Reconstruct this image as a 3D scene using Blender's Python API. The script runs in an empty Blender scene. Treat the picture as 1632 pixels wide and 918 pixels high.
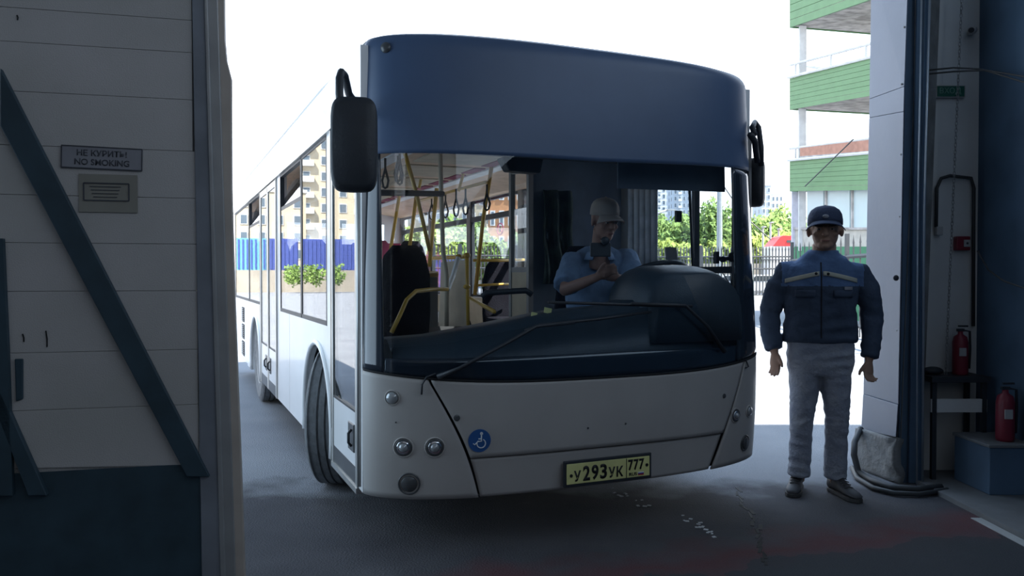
import bpy, bmesh, math, random
import numpy as np
from mathutils import Vector, Matrix
from mathutils.bvhtree import BVHTree
rnd = random.Random(7)
S = bpy.context.scene
R = math.radians
PI = math.pi
# ------------------------------------------------------------------ camera
FPX, CAMH = 1269.0, 1.42
PITCH = math.atan(21 / FPX)
cd = bpy.data.cameras.new('camera'); cd.sensor_width = 36; cd.lens = 36 * FPX / 1632
cd.clip_start = .05; cd.clip_end = 2000
cam = bpy.data.objects.new('camera', cd); S.collection.objects.link(cam)
cam.location = (0, 0, CAMH); cam.rotation_euler = (PI / 2 - PITCH, 0, 0); S.camera = cam
# ------------------------------------------------------------------ world, sun, exposure
wd = bpy.data.worlds.new('world'); S.world = wd; wd.use_nodes = True
nt = wd.node_tree; nt.nodes.clear()
wo = nt.nodes.new('ShaderNodeOutputWorld'); bg = nt.nodes.new('ShaderNodeBackground')
tc = nt.nodes.new('ShaderNodeTexCoord'); sx = nt.nodes.new('ShaderNodeSeparateXYZ'); cr = nt.nodes.new('ShaderNodeValToRGB')
nt.links.new(tc.outputs['Generated'], sx.inputs[0]); nt.links.new(sx.outputs['Z'], cr.inputs[0])
cr.color_ramp.elements[0].position = 0.0; cr.color_ramp.elements[0].color = (.95, .97, 1, 1)
cr.color_ramp.elements[1].position = .9; cr.color_ramp.elements[1].color = (.45, .68, 1, 1)
nt.links.new(cr.outputs[0], bg.inputs[0]); nt.links.new(bg.outputs[0], wo.inputs[0]); bg.inputs[1].default_value = 2.9
sl = bpy.data.lights.new('sun', 'SUN'); sl.energy = 17; sl.angle = R(.6); sl.color = (1, .93, .82)
sun = bpy.data.objects.new('sun', sl); S.collection.objects.link(sun)
sun.rotation_euler = Vector((-.617, .18, -.766)).to_track_quat('-Z', 'Y').to_euler()
# added overhead fill panel behind the viewer, faintly lighting the bus front
al = bpy.data.lights.new('garage_fill', 'AREA'); al.shape = 'RECTANGLE'; al.size = 5; al.size_y = 6; al.energy = 14; al.color = (.85, .9, 1)
ao = bpy.data.objects.new('garage_fill', al); S.collection.objects.link(ao); ao.location = (0, -2.5, 4.9)
# added fill light behind the viewer, brightening the bus front and gate leaf
bl = bpy.data.lights.new('rear_fill', 'AREA'); bl.shape = 'RECTANGLE'; bl.size = 7; bl.size_y = 1.8; bl.energy = 40; bl.color = (1, .95, .88)
bo = bpy.data.objects.new('rear_fill', bl); S.collection.objects.link(bo); bo.location = (-.4, -6.2, 3.9); bo.rotation_euler = (PI / 2, 0, 0); bo.rotation_euler.x = PI / 2; bo.rotation_euler.z = PI
# added bluish fill strip high on the closed right garage wall
kl = bpy.data.lights.new('right_wall_fill', 'AREA'); kl.shape = 'RECTANGLE'; kl.size = 10; kl.size_y = 1.5; kl.energy = 88; kl.color = (.7, .84, 1)
ko = bpy.data.objects.new('right_wall_fill', kl); S.collection.objects.link(ko); ko.location = (3.22, -.6, 4.0); ko.rotation_euler = (PI / 2, 0, PI / 2)
# added fill panel at the closed left wall, beyond the gate leaf
gl_ = bpy.data.lights.new('left_wall_fill', 'AREA'); gl_.shape = 'RECTANGLE'; gl_.size = 3.6; gl_.size_y = 3.4; gl_.energy = 115; gl_.color = (.6, .8, 1)
go_ = bpy.data.objects.new('left_wall_fill', gl_); S.collection.objects.link(go_); go_.location = (-4.2, 3.7, 2.0); go_.rotation_euler = (PI / 2, 0, -PI / 2)
S.view_settings.view_transform = 'Standard'; S.view_settings.look = 'None'
S.view_settings.exposure = 0.0; S.view_settings.gamma = 1; S.view_settings.use_curve_mapping = False

# ------------------------------------------------------------------ geometry helpers
def PX(px, py, d):
    zc = -(py - 459) / FPX; cp, sp = math.cos(PITCH), math.sin(PITCH)
    t = d / (cp + sp * zc)
    return Vector(((px - 816) / FPX * t, d, CAMH + t * (-sp + cp * zc)))
def GR(px, py, z=0):
    zc = -(py - 459) / FPX; cp, sp = math.cos(PITCH), math.sin(PITCH)
    t = (z - CAMH) / (-sp + cp * zc)
    return Vector(((px - 816) / FPX * t, t * (cp + sp * zc), z))

class MB:
    def __init__(s): s.v = []; s.f = []
    def add(s, vs, fs):
        b = len(s.v); s.v += [tuple(v) for v in vs]; s.f += [tuple(b + i for i in f) for f in fs]; return s
    def box(s, c, d, rot=None, taper=1.0):
        c = Vector(c); vs = []
        for z in (-1, 1):
            k = taper if z > 0 else 1
            for x, y in ((-1, -1), (1, -1), (1, 1), (-1, 1)):
                p = Vector((x * d[0] / 2 * k, y * d[1] / 2 * k, z * d[2] / 2))
                if rot is not None: p = rot @ p
                vs.append(c + p)
        return s.add(vs, [(3, 2, 1, 0), (4, 5, 6, 7), (0, 1, 5, 4), (1, 2, 6, 5), (2, 3, 7, 6), (3, 0, 4, 7)])
    def b2(s, lo, hi):
        return s.box([(a + b) / 2 for a, b in zip(lo, hi)], [abs(b - a) for a, b in zip(lo, hi)])
    def tube(s, pts, r, n=8, ry=None, cap=True):
        pts = [Vector(p) for p in pts]; m = len(pts)
        rs = r if isinstance(r, (list, tuple)) else [r] * m
        ry = ry if ry is not None else rs
        if not isinstance(ry, (list, tuple)): ry = [ry] * m
        vs = []; up = None
        for i, p in enumerate(pts):
            t = (pts[min(i + 1, m - 1)] - pts[max(i - 1, 0)]).normalized()
            if up is None:
                up = Vector((0, 0, 1)) if abs(t.z) < .9 else Vector((0, 1, 0))
            a = t.cross(up).normalized() if t.cross(up).length > 1e-5 else t.orthogonal().normalized()
            b = a.cross(t).normalized(); up = b
            for k in range(n):
                q = 2 * PI * k / n
                vs.append(p + a * math.cos(q) * rs[i] + b * math.sin(q) * ry[i])
        fs = [(i * n + k, i * n + (k + 1) % n, (i + 1) * n + (k + 1) % n, (i + 1) * n + k) for i in range(m - 1) for k in range(n)]
        if cap: fs += [tuple(range(n))[::-1], tuple((m - 1) * n + k for k in range(n))]
        return s.add(vs, fs)
    def lathe(s, prof, c, ax=(0, 0, 1), n=24):
        c = Vector(c); ax = Vector(ax).normalized(); a = ax.orthogonal().normalized(); b = ax.cross(a)
        vs = [c + ax * h + (a * math.cos(2 * PI * k / n) + b * math.sin(2 * PI * k / n)) * r for r, h in prof for k in range(n)]
        m = len(prof)
        fs = [(i * n + k, i * n + (k + 1) % n, (i + 1) * n + (k + 1) % n, (i + 1) * n + k) for i in range(m - 1) for k in range(n)]
        fs += [tuple(range(n))[::-1], tuple((m - 1) * n + k for k in range(n))]
        return s.add(vs, fs)
    def ell(s, c, r, rot=None, nu=14, nv=9):
        c = Vector(c); vs = [];
        for j in range(nv + 1):
            t = PI * j / nv
            for i in range(nu):
                q = 2 * PI * i / nu
                p = Vector((r[0] * math.sin(t) * math.cos(q), r[1] * math.sin(t) * math.sin(q), r[2] * math.cos(t)))
                if rot is not None: p = rot @ p
                vs.append(c + p)
        fs = [(j * nu + i, (j + 1) * nu + i, (j + 1) * nu + (i + 1) % nu, j * nu + (i + 1) % nu) for j in range(nv) for i in range(nu)]
        return s.add(vs, fs)
    def loft(s, rings, cap=True):
        n = len(rings[0]); m = len(rings); vs = [p for r in rings for p in r]
        fs = [(i * n + k, i * n + (k + 1) % n, (i + 1) * n + (k + 1) % n, (i + 1) * n + k) for i in range(m - 1) for k in range(n)]
        if cap: fs += [tuple(range(n))[::-1], tuple((m - 1) * n + k for k in range(n))]
        return s.add(vs, fs)
    def grid(s, fn, nu, nv):
        vs = [fn(i / nu, j / nv) for j in range(nv + 1) for i in range(nu + 1)]
        return s.add(vs, [(j * (nu + 1) + i, j * (nu + 1) + i + 1, (j + 1) * (nu + 1) + i + 1, (j + 1) * (nu + 1) + i) for j in range(nv) for i in range(nu)])
    def poly(s, pts, off):                      # polygon extruded by vector off
        pts = [Vector(p) for p in pts]; off = Vector(off); n = len(pts)
        return s.add(pts + [p + off for p in pts], [tuple(range(n)), tuple(range(2 * n - 1, n - 1, -1))] + [(i, n + i, n + (i + 1) % n, (i + 1) % n) for i in range(n)])
    def build(s, name, mat, parent=None, smooth=False, bevel=0, solid=0):
        me = bpy.data.meshes.new(name); me.from_pydata(s.v, [], s.f)
        bm = bmesh.new(); bm.from_mesh(me)
        bmesh.ops.remove_doubles(bm, verts=bm.verts, dist=1e-5)
        bmesh.ops.recalc_face_normals(bm, faces=bm.faces)
        bm.to_mesh(me); bm.free()
        for m in (mat if isinstance(mat, (list, tuple)) else [mat]): me.materials.append(m)
        if smooth: me.polygons.foreach_set('use_smooth', [True] * len(me.polygons))
        o = bpy.data.objects.new(name, me); S.collection.objects.link(o)
        if parent is not None: o.parent = parent
        if solid:
            m = o.modifiers.new('solid', 'SOLIDIFY'); m.thickness = solid; m.offset = 0
        if bevel:
            m = o.modifiers.new('bevel', 'BEVEL'); m.width = bevel; m.segments = 2; m.limit_method = 'ANGLE'
        if smooth == 'auto' or (smooth and bevel):
            m = o.modifiers.new('wn', 'WEIGHTED_NORMAL'); m.keep_sharp = True
        return o
TMP = bpy.data.scenes.new('scratch')
def tmp_dg():
    with bpy.context.temp_override(scene=TMP, view_layer=TMP.view_layers[0]):
        dg = bpy.context.evaluated_depsgraph_get(); dg.update()
    return dg
def baked(o):
    TMP.collection.objects.link(o); p = o.parent; o.parent = None
    dg = tmp_dg()
    me = bpy.data.meshes.new_from_object(o.evaluated_get(dg)); o.modifiers.clear(); o.data = me
    TMP.collection.objects.unlink(o); o.parent = p
    return me
def remesh(o, vox, smooth=6, fac=.5):
    m = o.modifiers.new('r', 'REMESH'); m.mode = 'VOXEL'; m.voxel_size = vox
    m = o.modifiers.new('s', 'SMOOTH'); m.iterations = smooth; m.factor = fac
    me = baked(o); me.polygons.foreach_set('use_smooth', [True] * len(me.polygons)); return me
def tag(o, label=None, cat=None, group=None, kind=None):
    if label: o['label'] = label
    if cat: o['category'] = cat
    if group: o['group'] = group
    if kind: o['kind'] = kind
    return o
def empty(name, loc=(0, 0, 0), rz=0):
    o = bpy.data.objects.new(name, None); S.collection.objects.link(o); o.location = loc; o.rotation_euler.z = rz
    o.empty_display_size = .1; return o
def copy_tree(o, parent=None):
    c = o.copy(); S.collection.objects.link(c); c.parent = parent
    for ch in [x for x in S.collection.objects if x.parent == o]: copy_tree(ch, c)
    return c
def text(s, name, mat, parent, origin, xdir, ydir, width=None, height=.1, bold=0, depth=.002, fill=True):
    cu = bpy.data.curves.new(name, 'FONT'); cu.body = s; cu.size = 1; cu.offset = bold; cu.resolution_u = 4
    o = bpy.data.objects.new(name, cu); TMP.collection.objects.link(o)
    dg = tmp_dg()
    me = bpy.data.meshes.new_from_object(o.evaluated_get(dg)); bpy.data.objects.remove(o)
    co = np.array([v.co[:] for v in me.vertices]); mn = co.min(0); mx = co.max(0)
    hh = height / (mx[1] - mn[1]); ww = width / (mx[0] - mn[0]) if width else hh
    X = Vector(xdir).normalized(); Y = Vector(ydir).normalized(); N = X.cross(Y)
    for v in me.vertices:
        v.co = Vector(origin) + X * (v.co.x - (mn[0] + mx[0]) / 2) * ww + Y * (v.co.y - (mn[1] + mx[1]) / 2) * hh
    me.materials.append(mat)
    o = bpy.data.objects.new(name, me); S.collection.objects.link(o)
    if parent is not None: o.parent = parent
    m = o.modifiers.new('s', 'SOLIDIFY'); m.thickness = depth; m.offset = 0
    return o

# ------------------------------------------------------------------ materials
MC = {}
def mat(name, col, rough=.6, metal=0, noise=None, bump=None, spec=.5, coat=0, col2=None, trans=0):
    m = bpy.data.materials.new(name); m.use_nodes = True; n = m.node_tree; b = n.nodes['Principled BSDF']
    b.inputs['Base Color'].default_value = (*col, 1); b.inputs['Roughness'].default_value = rough
    b.inputs['Metallic'].default_value = metal; b.inputs['Specular IOR Level'].default_value = spec
    b.inputs['Coat Weight'].default_value = coat
    if trans: b.inputs['Transmission Weight'].default_value = trans
    tc = n.nodes.new('ShaderNodeTexCoord')
    if noise is None: noise = (6, .08)
    t = n.nodes.new('ShaderNodeTexNoise'); t.inputs['Scale'].default_value = noise[0]; t.inputs['Detail'].default_value = 6
    n.links.new(tc.outputs['Object'], t.inputs['Vector'])
    r = n.nodes.new('ShaderNodeValToRGB'); k = noise[1]
    c2 = col2 or tuple(c * (1 - k * 2) for c in col)
    r.color_ramp.elements[0].position = .35; r.color_ramp.elements[0].color = (*c2, 1)
    r.color_ramp.elements[1].position = .65; r.color_ramp.elements[1].color = (*col, 1)
    n.links.new(t.outputs[0], r.inputs[0]); n.links.new(r.outputs[0], b.inputs['Base Color'])
    if bump:
        t2 = n.nodes.new('ShaderNodeTexNoise'); t2.inputs['Scale'].default_value = bump[0]; t2.inputs['Detail'].default_value = 4
        bp = n.nodes.new('ShaderNodeBump'); bp.inputs['Strength'].default_value = bump[1]; bp.inputs['Distance'].default_value = .02
        n.links.new(tc.outputs['Object'], t2.inputs['Vector']); n.links.new(t2.outputs[0], bp.inputs['Height']); n.links.new(bp.outputs[0], b.inputs['Normal'])
    return m
def glassmat(name, tint, refl=(1, 1, 1), f0=.05, rough=.01):
    m = bpy.data.materials.new(name); m.use_nodes = True; n = m.node_tree; n.nodes.clear()
    o = n.nodes.new('ShaderNodeOutputMaterial'); mx = n.nodes.new('ShaderNodeMixShader')
    tr = n.nodes.new('ShaderNodeBsdfTransparent'); tr.inputs[0].default_value = (*tint, 1)
    gl = n.nodes.new('ShaderNodeBsdfGlossy'); gl.inputs['Roughness'].default_value = rough; gl.inputs['Color'].default_value = (*refl, 1)
    fr = n.nodes.new('ShaderNodeLayerWeight'); fr.inputs[0].default_value = .5
    pw = n.nodes.new('ShaderNodeMath'); pw.operation = 'POWER'; pw.inputs[1].default_value = 5; n.links.new(fr.outputs['Facing'], pw.inputs[0])
    ma = n.nodes.new('ShaderNodeMath'); ma.operation = 'MULTIPLY_ADD'; ma.inputs[1].default_value = 1 - f0; ma.inputs[2].default_value = f0; n.links.new(pw.outputs[0], ma.inputs[0])
    n.links.new(ma.outputs[0], mx.inputs[0]); n.links.new(tr.outputs[0], mx.inputs[1]); n.links.new(gl.outputs[0], mx.inputs[2]); n.links.new(mx.outputs[0], o.inputs[0])
    return m
M = dict(  # some dark colours are lightened and blued to stand in for hazy air
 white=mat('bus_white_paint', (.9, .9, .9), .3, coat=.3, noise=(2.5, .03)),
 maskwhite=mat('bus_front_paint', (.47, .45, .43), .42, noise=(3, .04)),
 fascia=mat('blue_reflection_fascia', (.075, .125, .23), .42, coat=0, noise=(2, .06)),  # black fascia with its bluish reflection mixed into the base colour
 blackgloss=mat('black_gloss_panel', (.02, .03, .045), .14, coat=.6, noise=(2, .1)),
 black=mat('black_plastic', (.03, .036, .045), .5, bump=(60, .1)),
 rubber=mat('tyre_rubber', (.2, .21, .22), .8, noise=(20, .15), bump=(80, .2)),
 seam=mat('dark_seam', (.012, .013, .015), .8),
 alu=mat('aluminium_trim', (.62, .62, .6), .35, .8),
 steel=mat('steel_rim', (.45, .46, .47), .5, .6, noise=(15, .15)),
 wind=glassmat('windscreen_glass', (.78, .84, .88), (.9, .95, 1), .04),
 sideglass=glassmat('side_window_glass', (.72, .74, .76), (1, 1, 1), .16),
 clear=glassmat('plain_glass', (.95, .96, .97), (1, 1, 1), .03),
 lens=mat('lamp_lens', (.42, .44, .45), .15, .3, coat=.8),
 lensdark=mat('lamp_housing', (.1, .105, .11), .3, .2),
 chrome=mat('chrome', (.75, .76, .78), .12, 1),
 orange=mat('amber_lens', (.85, .16, .03), .3),
 blue=mat('sticker_blue', (.03, .12, .36), .4), sticker=mat('sticker_white', (.85, .87, .88), .5),
 plate=mat('plate_yellow', (.82, .8, .34), .5), ink=mat('plate_ink', (.01, .01, .012), .6),
 fblue=mat('flag_blue', (.02, .06, .35), .5), fred=mat('flag_red', (.5, .02, .02), .5),
 yellow=mat('yellow_rail', (.7, .42, .06), .35, coat=.3), 
 ceil=mat('bus_ceiling', (.72, .5, .34), .6), intgrey=mat('bus_interior_grey', (.35, .34, .33), .6), cream=mat('cream_panel', (.56, .47, .34), .6),
 busfloor=mat('bus_floor', (.2, .19, .19), .7), seat=mat('seat_fabric', (.014, .014, .02), .95, bump=(90, .3), col2=(.01, .009, .014), spec=.1), seatred=mat('seat_fabric_red', (.28, .03, .08), .9),
 dash=mat('dashboard_plastic', (.035, .055, .075), .45, bump=(120, .1)), visor=mat('visor_fabric', (.13, .16, .2), .9),
 curtain=mat('curtain_cloth', (.6, .62, .66), .9, noise=(9, .15)), darkwall=mat('cab_wall', (.15, .19, .25), .6), strap=mat('strap', (.05, .045, .04), .6),
 leaf=mat('gate_panel', (.56, .53, .52), .6, noise=(1.6, .1), bump=(200, .15), col2=(.47, .455, .43)), brace=mat('gate_steel_blue', (.035, .07, .095), .6, noise=(8, .15)), gframe=mat('gate_frame_steel', (.4, .4, .4), .45, .3),
 seal=mat('gate_seal', (.55, .48, .42), .55), sign=mat('sign_grey', (.3, .3, .33), .6), signink=mat('sign_ink', (.07, .075, .09), .7), tape=mat('tape', (.3, .29, .25), .3),
 sheet=mat('painted_sheet_metal', (.19, .225, .29), .5, .2, noise=(1.3, .06), bump=(2.5, .25)), concrete=mat('concrete', (.32, .33, .33), .9, noise=(5, .2), bump=(25, .6)),
 wallin=mat('garage_wall', (.75, .77, .77), .8, noise=(2, .08)), walldark=mat('garage_side_wall', (.1, .17, .26), .8, noise=(2, .15)), wallback=mat('garage_wall_plaster', (.25, .27, .3), .9),
 galv=mat('galvanised_rail', (.5, .56, .62), .35, .7), red=mat('red_paint', (.22, .02, .04), .4), pvc=mat('white_plastic', (.5, .5, .5), .5), greenSign=mat('green_sign', (.01, .13, .09), .5), greenInk=mat('green_sign_text', (.2, .4, .33), .5),
 hose=mat('hose_rubber', (.05, .055, .06), .6),
 green=mat('green_siding', (.12, .24, .11), .55, noise=(3, .05)), offwhite=mat('offwhite_column', (.62, .63, .63), .8, noise=(4, .08)), slab=mat('slab_soffit', (.5, .47, .45), .9, noise=(3, .25)), frost=mat('frosted_glass', (.48, .62, .62), .3, noise=(.4, .12), col2=(.4, .48, .5)), brick=mat('brick_infill', (.42, .22, .16), .9, noise=(6, .1)), dgreen=mat('green_base_panel', (.05, .2, .1), .7), lilac=mat('lilac_column', (.55, .55, .62), .8), beige=mat('beige_panel', (.45, .43, .38), .8),
 iron=mat('fence_iron', (.05, .055, .06), .6), towerw=mat('tower_wall', (.62, .65, .68), .9), towerb=mat('tower_wall_blue', (.38, .44, .5), .9), towerwin=mat('tower_window', (.1, .14, .18), .3),
 leaves=mat('foliage', (.2, .3, .07), .8, noise=(.8, .2), col2=(.13, .22, .05)), leaves2=mat('foliage_yellow_green', (.32, .38, .08), .8, noise=(.8, .2), col2=(.2, .28, .06)), bark=mat('bark', (.12, .09, .06), .9),
 orangeb=mat('orange_brick', (.42, .21, .1), .9, noise=(4, .06)), creamb=mat('cream_brick', (.5, .44, .33), .9, noise=(4, .06)), cont=mat('container_blue', (.05, .08, .3), .6), contc=mat('tarp_cyan', (.12, .36, .58), .6), sand=mat('sandy_bank', (.36, .33, .28), .95, noise=(.4, .12), bump=(3, .4)),
 navy=mat('jacket_navy', (.055, .08, .13), .95, noise=(12, .12), bump=(35, .25)), navy2=mat('jacket_blue_yoke', (.11, .19, .36), .95, noise=(12, .12), bump=(35, .25)), stripe=mat('reflective_stripe', (.5, .5, .42), .5),
 jeans=mat('jeans_denim', (.27, .3, .37), .95, noise=(10, .2), bump=(60, .35), col2=(.36, .38, .43)), skin=mat('skin', (.4, .24, .17), .6, noise=(12, .06)), skin2=mat('skin_driver', (.36, .2, .15), .6), cap=mat('navy_cap', (.05, .07, .13), .9, bump=(90, .2)), cap2=mat('beige_cap', (.4, .34, .3), .9, bump=(90, .2)), shoe=mat('shoe_black', (.06, .06, .065), .6), sole=mat('shoe_sole', (.07, .07, .07), .8),
 shirt=mat('blue_shirt', (.2, .3, .46), .9, noise=(14, .1), bump=(30, .35)), eyew=mat('eye_white', (.45, .43, .42), .3), eyed=mat('iris', (.03, .02, .02), .3), lip=mat('lip', (.3, .13, .11), .5), brow=mat('brow_hair', (.05, .04, .035), .9), tee=mat('grey_undershirt', (.16, .17, .16), .9),
 lamp=mat('lamp_post_grey', (.35, .37, .38), .6), truckred=mat('truck_red', (.55, .03, .03), .4), carwhite=mat('car_white', (.6, .6, .62), .3), carglass=mat('car_glass', (.03, .04, .05), .15), soil=mat('litter_white', (.6, .62, .65), .6), paint=mat('road_paint', (.5, .52, .52), .8), curb=mat('raised_floor', (.19, .2, .21), .9, noise=(4, .1), bump=(60, .2)),
)
def asphalt(name, c1, c2, extra=None):
    m = mat(name, c1, .95, noise=(1.1, .1), col2=c2, bump=(90, .6)); n = m.node_tree; b = n.nodes['Principled BSDF']; b.inputs['Specular IOR Level'].default_value = .25
    if extra: extra(m, n, b)
    return m
def floorx(m, n, b):
    # smooth slab, coarse patch, faded red paint and a crack, all laid out in floor coordinates
    L = n.links; tc = n.nodes.new('ShaderNodeTexCoord'); base = b.inputs['Base Color'].links[0].from_socket
    def mixc(fac, a, col):
        k = n.nodes.new('ShaderNodeMix'); k.data_type = 'RGBA'; L.new(fac, k.inputs[0]); L.new(a, k.inputs[6]); k.inputs[7].default_value = (*col, 1); return k.outputs[2]
    vn = n.nodes.new('ShaderNodeTexNoise'); vn.inputs['Scale'].default_value = 2.2; vn.inputs['Detail'].default_value = 8; L.new(tc.outputs['Object'], vn.inputs[0])
    s = n.nodes.new('ShaderNodeSeparateXYZ'); L.new(tc.outputs['Object'], s.inputs[0])
    def math_(op, a, c=None, c2=None):
        k = n.nodes.new('ShaderNodeMath'); k.operation = op
        for i, q in enumerate((a, c, c2)):
            if q is None: continue
            if isinstance(q, (int, float)): k.inputs[i].default_value = q
            else: L.new(q, k.inputs[i])
        return k.outputs[0]
    # red band between the patches
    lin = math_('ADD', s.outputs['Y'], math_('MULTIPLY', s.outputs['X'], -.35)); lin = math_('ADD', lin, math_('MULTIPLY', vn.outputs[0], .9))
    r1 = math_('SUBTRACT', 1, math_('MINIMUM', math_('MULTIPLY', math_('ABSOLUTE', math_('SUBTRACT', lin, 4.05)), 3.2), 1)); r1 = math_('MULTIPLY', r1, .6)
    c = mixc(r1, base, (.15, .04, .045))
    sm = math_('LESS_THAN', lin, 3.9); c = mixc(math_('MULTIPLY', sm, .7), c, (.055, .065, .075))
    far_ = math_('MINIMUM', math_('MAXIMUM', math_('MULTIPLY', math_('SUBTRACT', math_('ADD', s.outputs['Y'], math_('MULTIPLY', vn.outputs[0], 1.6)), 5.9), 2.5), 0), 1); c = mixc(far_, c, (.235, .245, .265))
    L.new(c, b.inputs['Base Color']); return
    ms = n.nodes.new('ShaderNodeTexVoronoi'); ms.feature = 'DISTANCE_TO_EDGE'; ms.inputs['Scale'].default_value = .55
    L.new(tc.outputs['Object'], ms.inputs[0]); cr_ = math_('LESS_THAN', math_('ADD', ms.outputs[0], math_('MULTIPLY', vn.outputs[0], .02)), .022)
    c = mixc(math_('MULTIPLY', cr_, .8), c, (.02, .02, .02)); L.new(c, b.inputs['Base Color'])
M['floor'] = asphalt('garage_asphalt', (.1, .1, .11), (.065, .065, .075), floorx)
M['road'] = asphalt('outside_asphalt', (.25, .26, .28), (.21, .22, .24))

# ------------------------------------------------------------------ setting
def struct(mb, name, m, **k):
    o = mb.build(name, m, **k); o['kind'] = 'structure'; return o
FY = 5.65       # inner face of the front wall
struct(MB().b2((-4.3, -6.4, -.2), (2.74, 6.05, 0)), 'floor', M['floor'])
struct(MB().b2((2.74, -6.4, -.2), (3.5, 6.05, .03)), 'trim_1', M['curb'])
struct(MB().b2((-320, 6.05, -.2), (320, 460, -.001)), 'ground', M['road'])
struct(MB().b2((2.675, 1, 0), (2.735, 4.62, .004)), 'trim_2', M['paint'])
struct(MB().b2((-4.5, -6.6, 5.0), (3.7, 6.0, 5.2)), 'ceiling', M['wallback'])
struct(MB().b2((-4.5, -6.6, 0), (-4.3, 6.0, 5)), 'wall_left', M['wallback'])
struct(MB().b2((3.3, -6.6, 0), (3.5, 6.0, 5)), 'wall_right', M['walldark'])
struct(MB().b2((-4.5, -6.6, 0), (3.5, -6.4, 5)), 'wall_back', M['wallback'])
wf = MB(); wf.b2((2.86, FY, 0), (16, 6.0, 5.8)); wf.b2((-4.5, FY, 4.1), (3.5, 6.0, 6.0)); wf.b2((-12, FY, 0), (-2.9, 6.0, 5.8))
struct(wf, 'wall_front', M['wallin'])
struct(MB().b2((-12, 5.55, 5.8), (16, 6.1, 6.1)), 'roof_edge', M['concrete'])

# right door jamb: sheet-metal cladding over a concrete base, rubber curtain strip, rail
A0, A1 = GR(1368, 745), GR(1430, 772)
def jp(px, py, far):   # on the jamb face: far edge or near edge
    return PX(px, py, A0.y if far else A1.y)
jam = empty('door_jamb', (A1.x, A1.y, 0)); jam['kind'] = 'structure'
jl = Vector(jam.location)
def jquad(a, b, c, d, name, m, th=.02, bev=.003):
    o = MB().poly([Vector(p) - jl for p in (a, b, c, d)], Vector((.02, .02, 0)).normalized() * th).build(name, m, jam, bevel=bev); return o
ys = [(-60, -60), (155, 138), (186, 182), (640, 640)]
tl = [jp(1389, -60, 1), jp(1385.5, 158, 1), jp(1385, 188, 1), jp(1376, 628, 1), jp(1373, 685, 1)]
tr = [jp(1448, -60, 0), jp(1441, 138, 0), jp(1440, 178, 0), jp(1431.5, 645, 0), jp(1428, 697, 0)]
for i, (m_) in enumerate(['sheet', 'sheet', 'sheet', 'sheet']):
    off = Vector((-.004, -.004, 0)) * (i == 3)
    g = Vector((0, 0, .002))
    jquad(tl[i] + off, tr[i] + off, tr[i + 1] + g + off, tl[i + 1] + g + off, 'sheet_panel', M[m_])
rv = MB()
for px, py, fr in ((1441, 43, .97), (1437, 134, .96), (1436, 246, .96), (1419, 184, .6), (1434, 345, .95), (1389, 365, .1), (1411, 366, .45), (1432, 448, .93), (1430, 527, .93), (1431, 640, .93), (1428, 690, .93)):
    d = A0.y + (A1.y - A0.y) * fr; p = PX(px, py, d) - jl
    rv.lathe([(.007, -.008), (.007, 0), (.003, .003)], p, (-.5, -.85, 0), 8)
rv.build('rivet', M['steel'], jam)
# dent in the sheet
MB().ell(PX(1428, 443, A1.y + .01) - jl, (.02, .012, .02)).build('torn_hole', M['black'], jam, smooth=True)
cb = MB()
b0 = GR(1366, 742); b1 = GR(1430, 772)
c0 = jp(1368, 682, 1); c1 = jp(1431, 699, 0)
pts = []
nn = 14
cb.grid(lambda u, v: (b0.lerp(b1, u).lerp(c0.lerp(c1, u), v)) - jl + Vector((-.012, -.012, 0)) * math.sin(v * 3 + u * 5) + Vector((.03, .01, 0)) * (max(0, math.sin(v * 2.5 * PI)) * (u > .9)), nn, nn)
cb.build('concrete_base', M['concrete'], jam, smooth=True, solid=.05)
core = MB().poly([Vector((b0.x + .04, b0.y + .03, 0)) - jl, Vector((b1.x + .03, b1.y + .04, 0)) - jl, Vector((2.9, 5.62, 0)) - jl, Vector((2.9, 6.0, 0)) - jl], (.17, 0, 5.5))
core.build('wall_core', M['concrete'], jam)
st = MB()
for x0, x1, dd in ((1432, 1447, 5.42), (1449, 1462, 5.38), (1463, 1470, 5.36)):
    a, b, c, d = PX(x0 + 14, -60, dd), PX(x1 + 12, -60, dd), PX(x1 - 1, 770, dd), PX(x0, 770, dd)
    st.poly([a - jl, b - jl, c - jl, d - jl], (0, .02, 0))
st.build('rubber_curtain', M['walldark'], jam)
MB().tube([PX(1483.5, -60, 5.33) - jl, PX(1473, 330, 5.33) - jl, PX(1470, 780, 5.33) - jl], .008, 8).build('galvanised_rail', M['galv'], jam, smooth=True)
MB().tube([PX(1470, -60, 5.33) - jl, PX(1463, 330, 5.33) - jl, PX(1461, 780, 5.33) - jl], .006, 8).build('galvanised_rail', M['galv'], jam, smooth=True)
# hose lying at the foot of the jamb
hz = [PX(1372, 683, 5.8), PX(1362, 705, 5.7), PX(1361, 725, 5.6), GR(1368, 752, .03), GR(1390, 766, .03), GR(1420, 777, .03), GR(1460, 780, .03), GR(1500, 776, .03)]
tag(MB().tube(hz, .022, 8).build('hose', M['hose'], smooth=True), 'thick grey rubber hose curving up the concrete base of the right door jamb', 'hose')
hz = [GR(1358, 745, .02), GR(1366, 762, .02), GR(1392, 778, .02), GR(1425, 786, .02), GR(1465, 788, .02), GR(1510, 781, .02)]
tag(MB().tube(hz, .017, 8).build('hose', M['hose'], smooth=True), 'thinner dark hose lying flat on the floor at the foot of the right jamb', 'hose')

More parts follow.
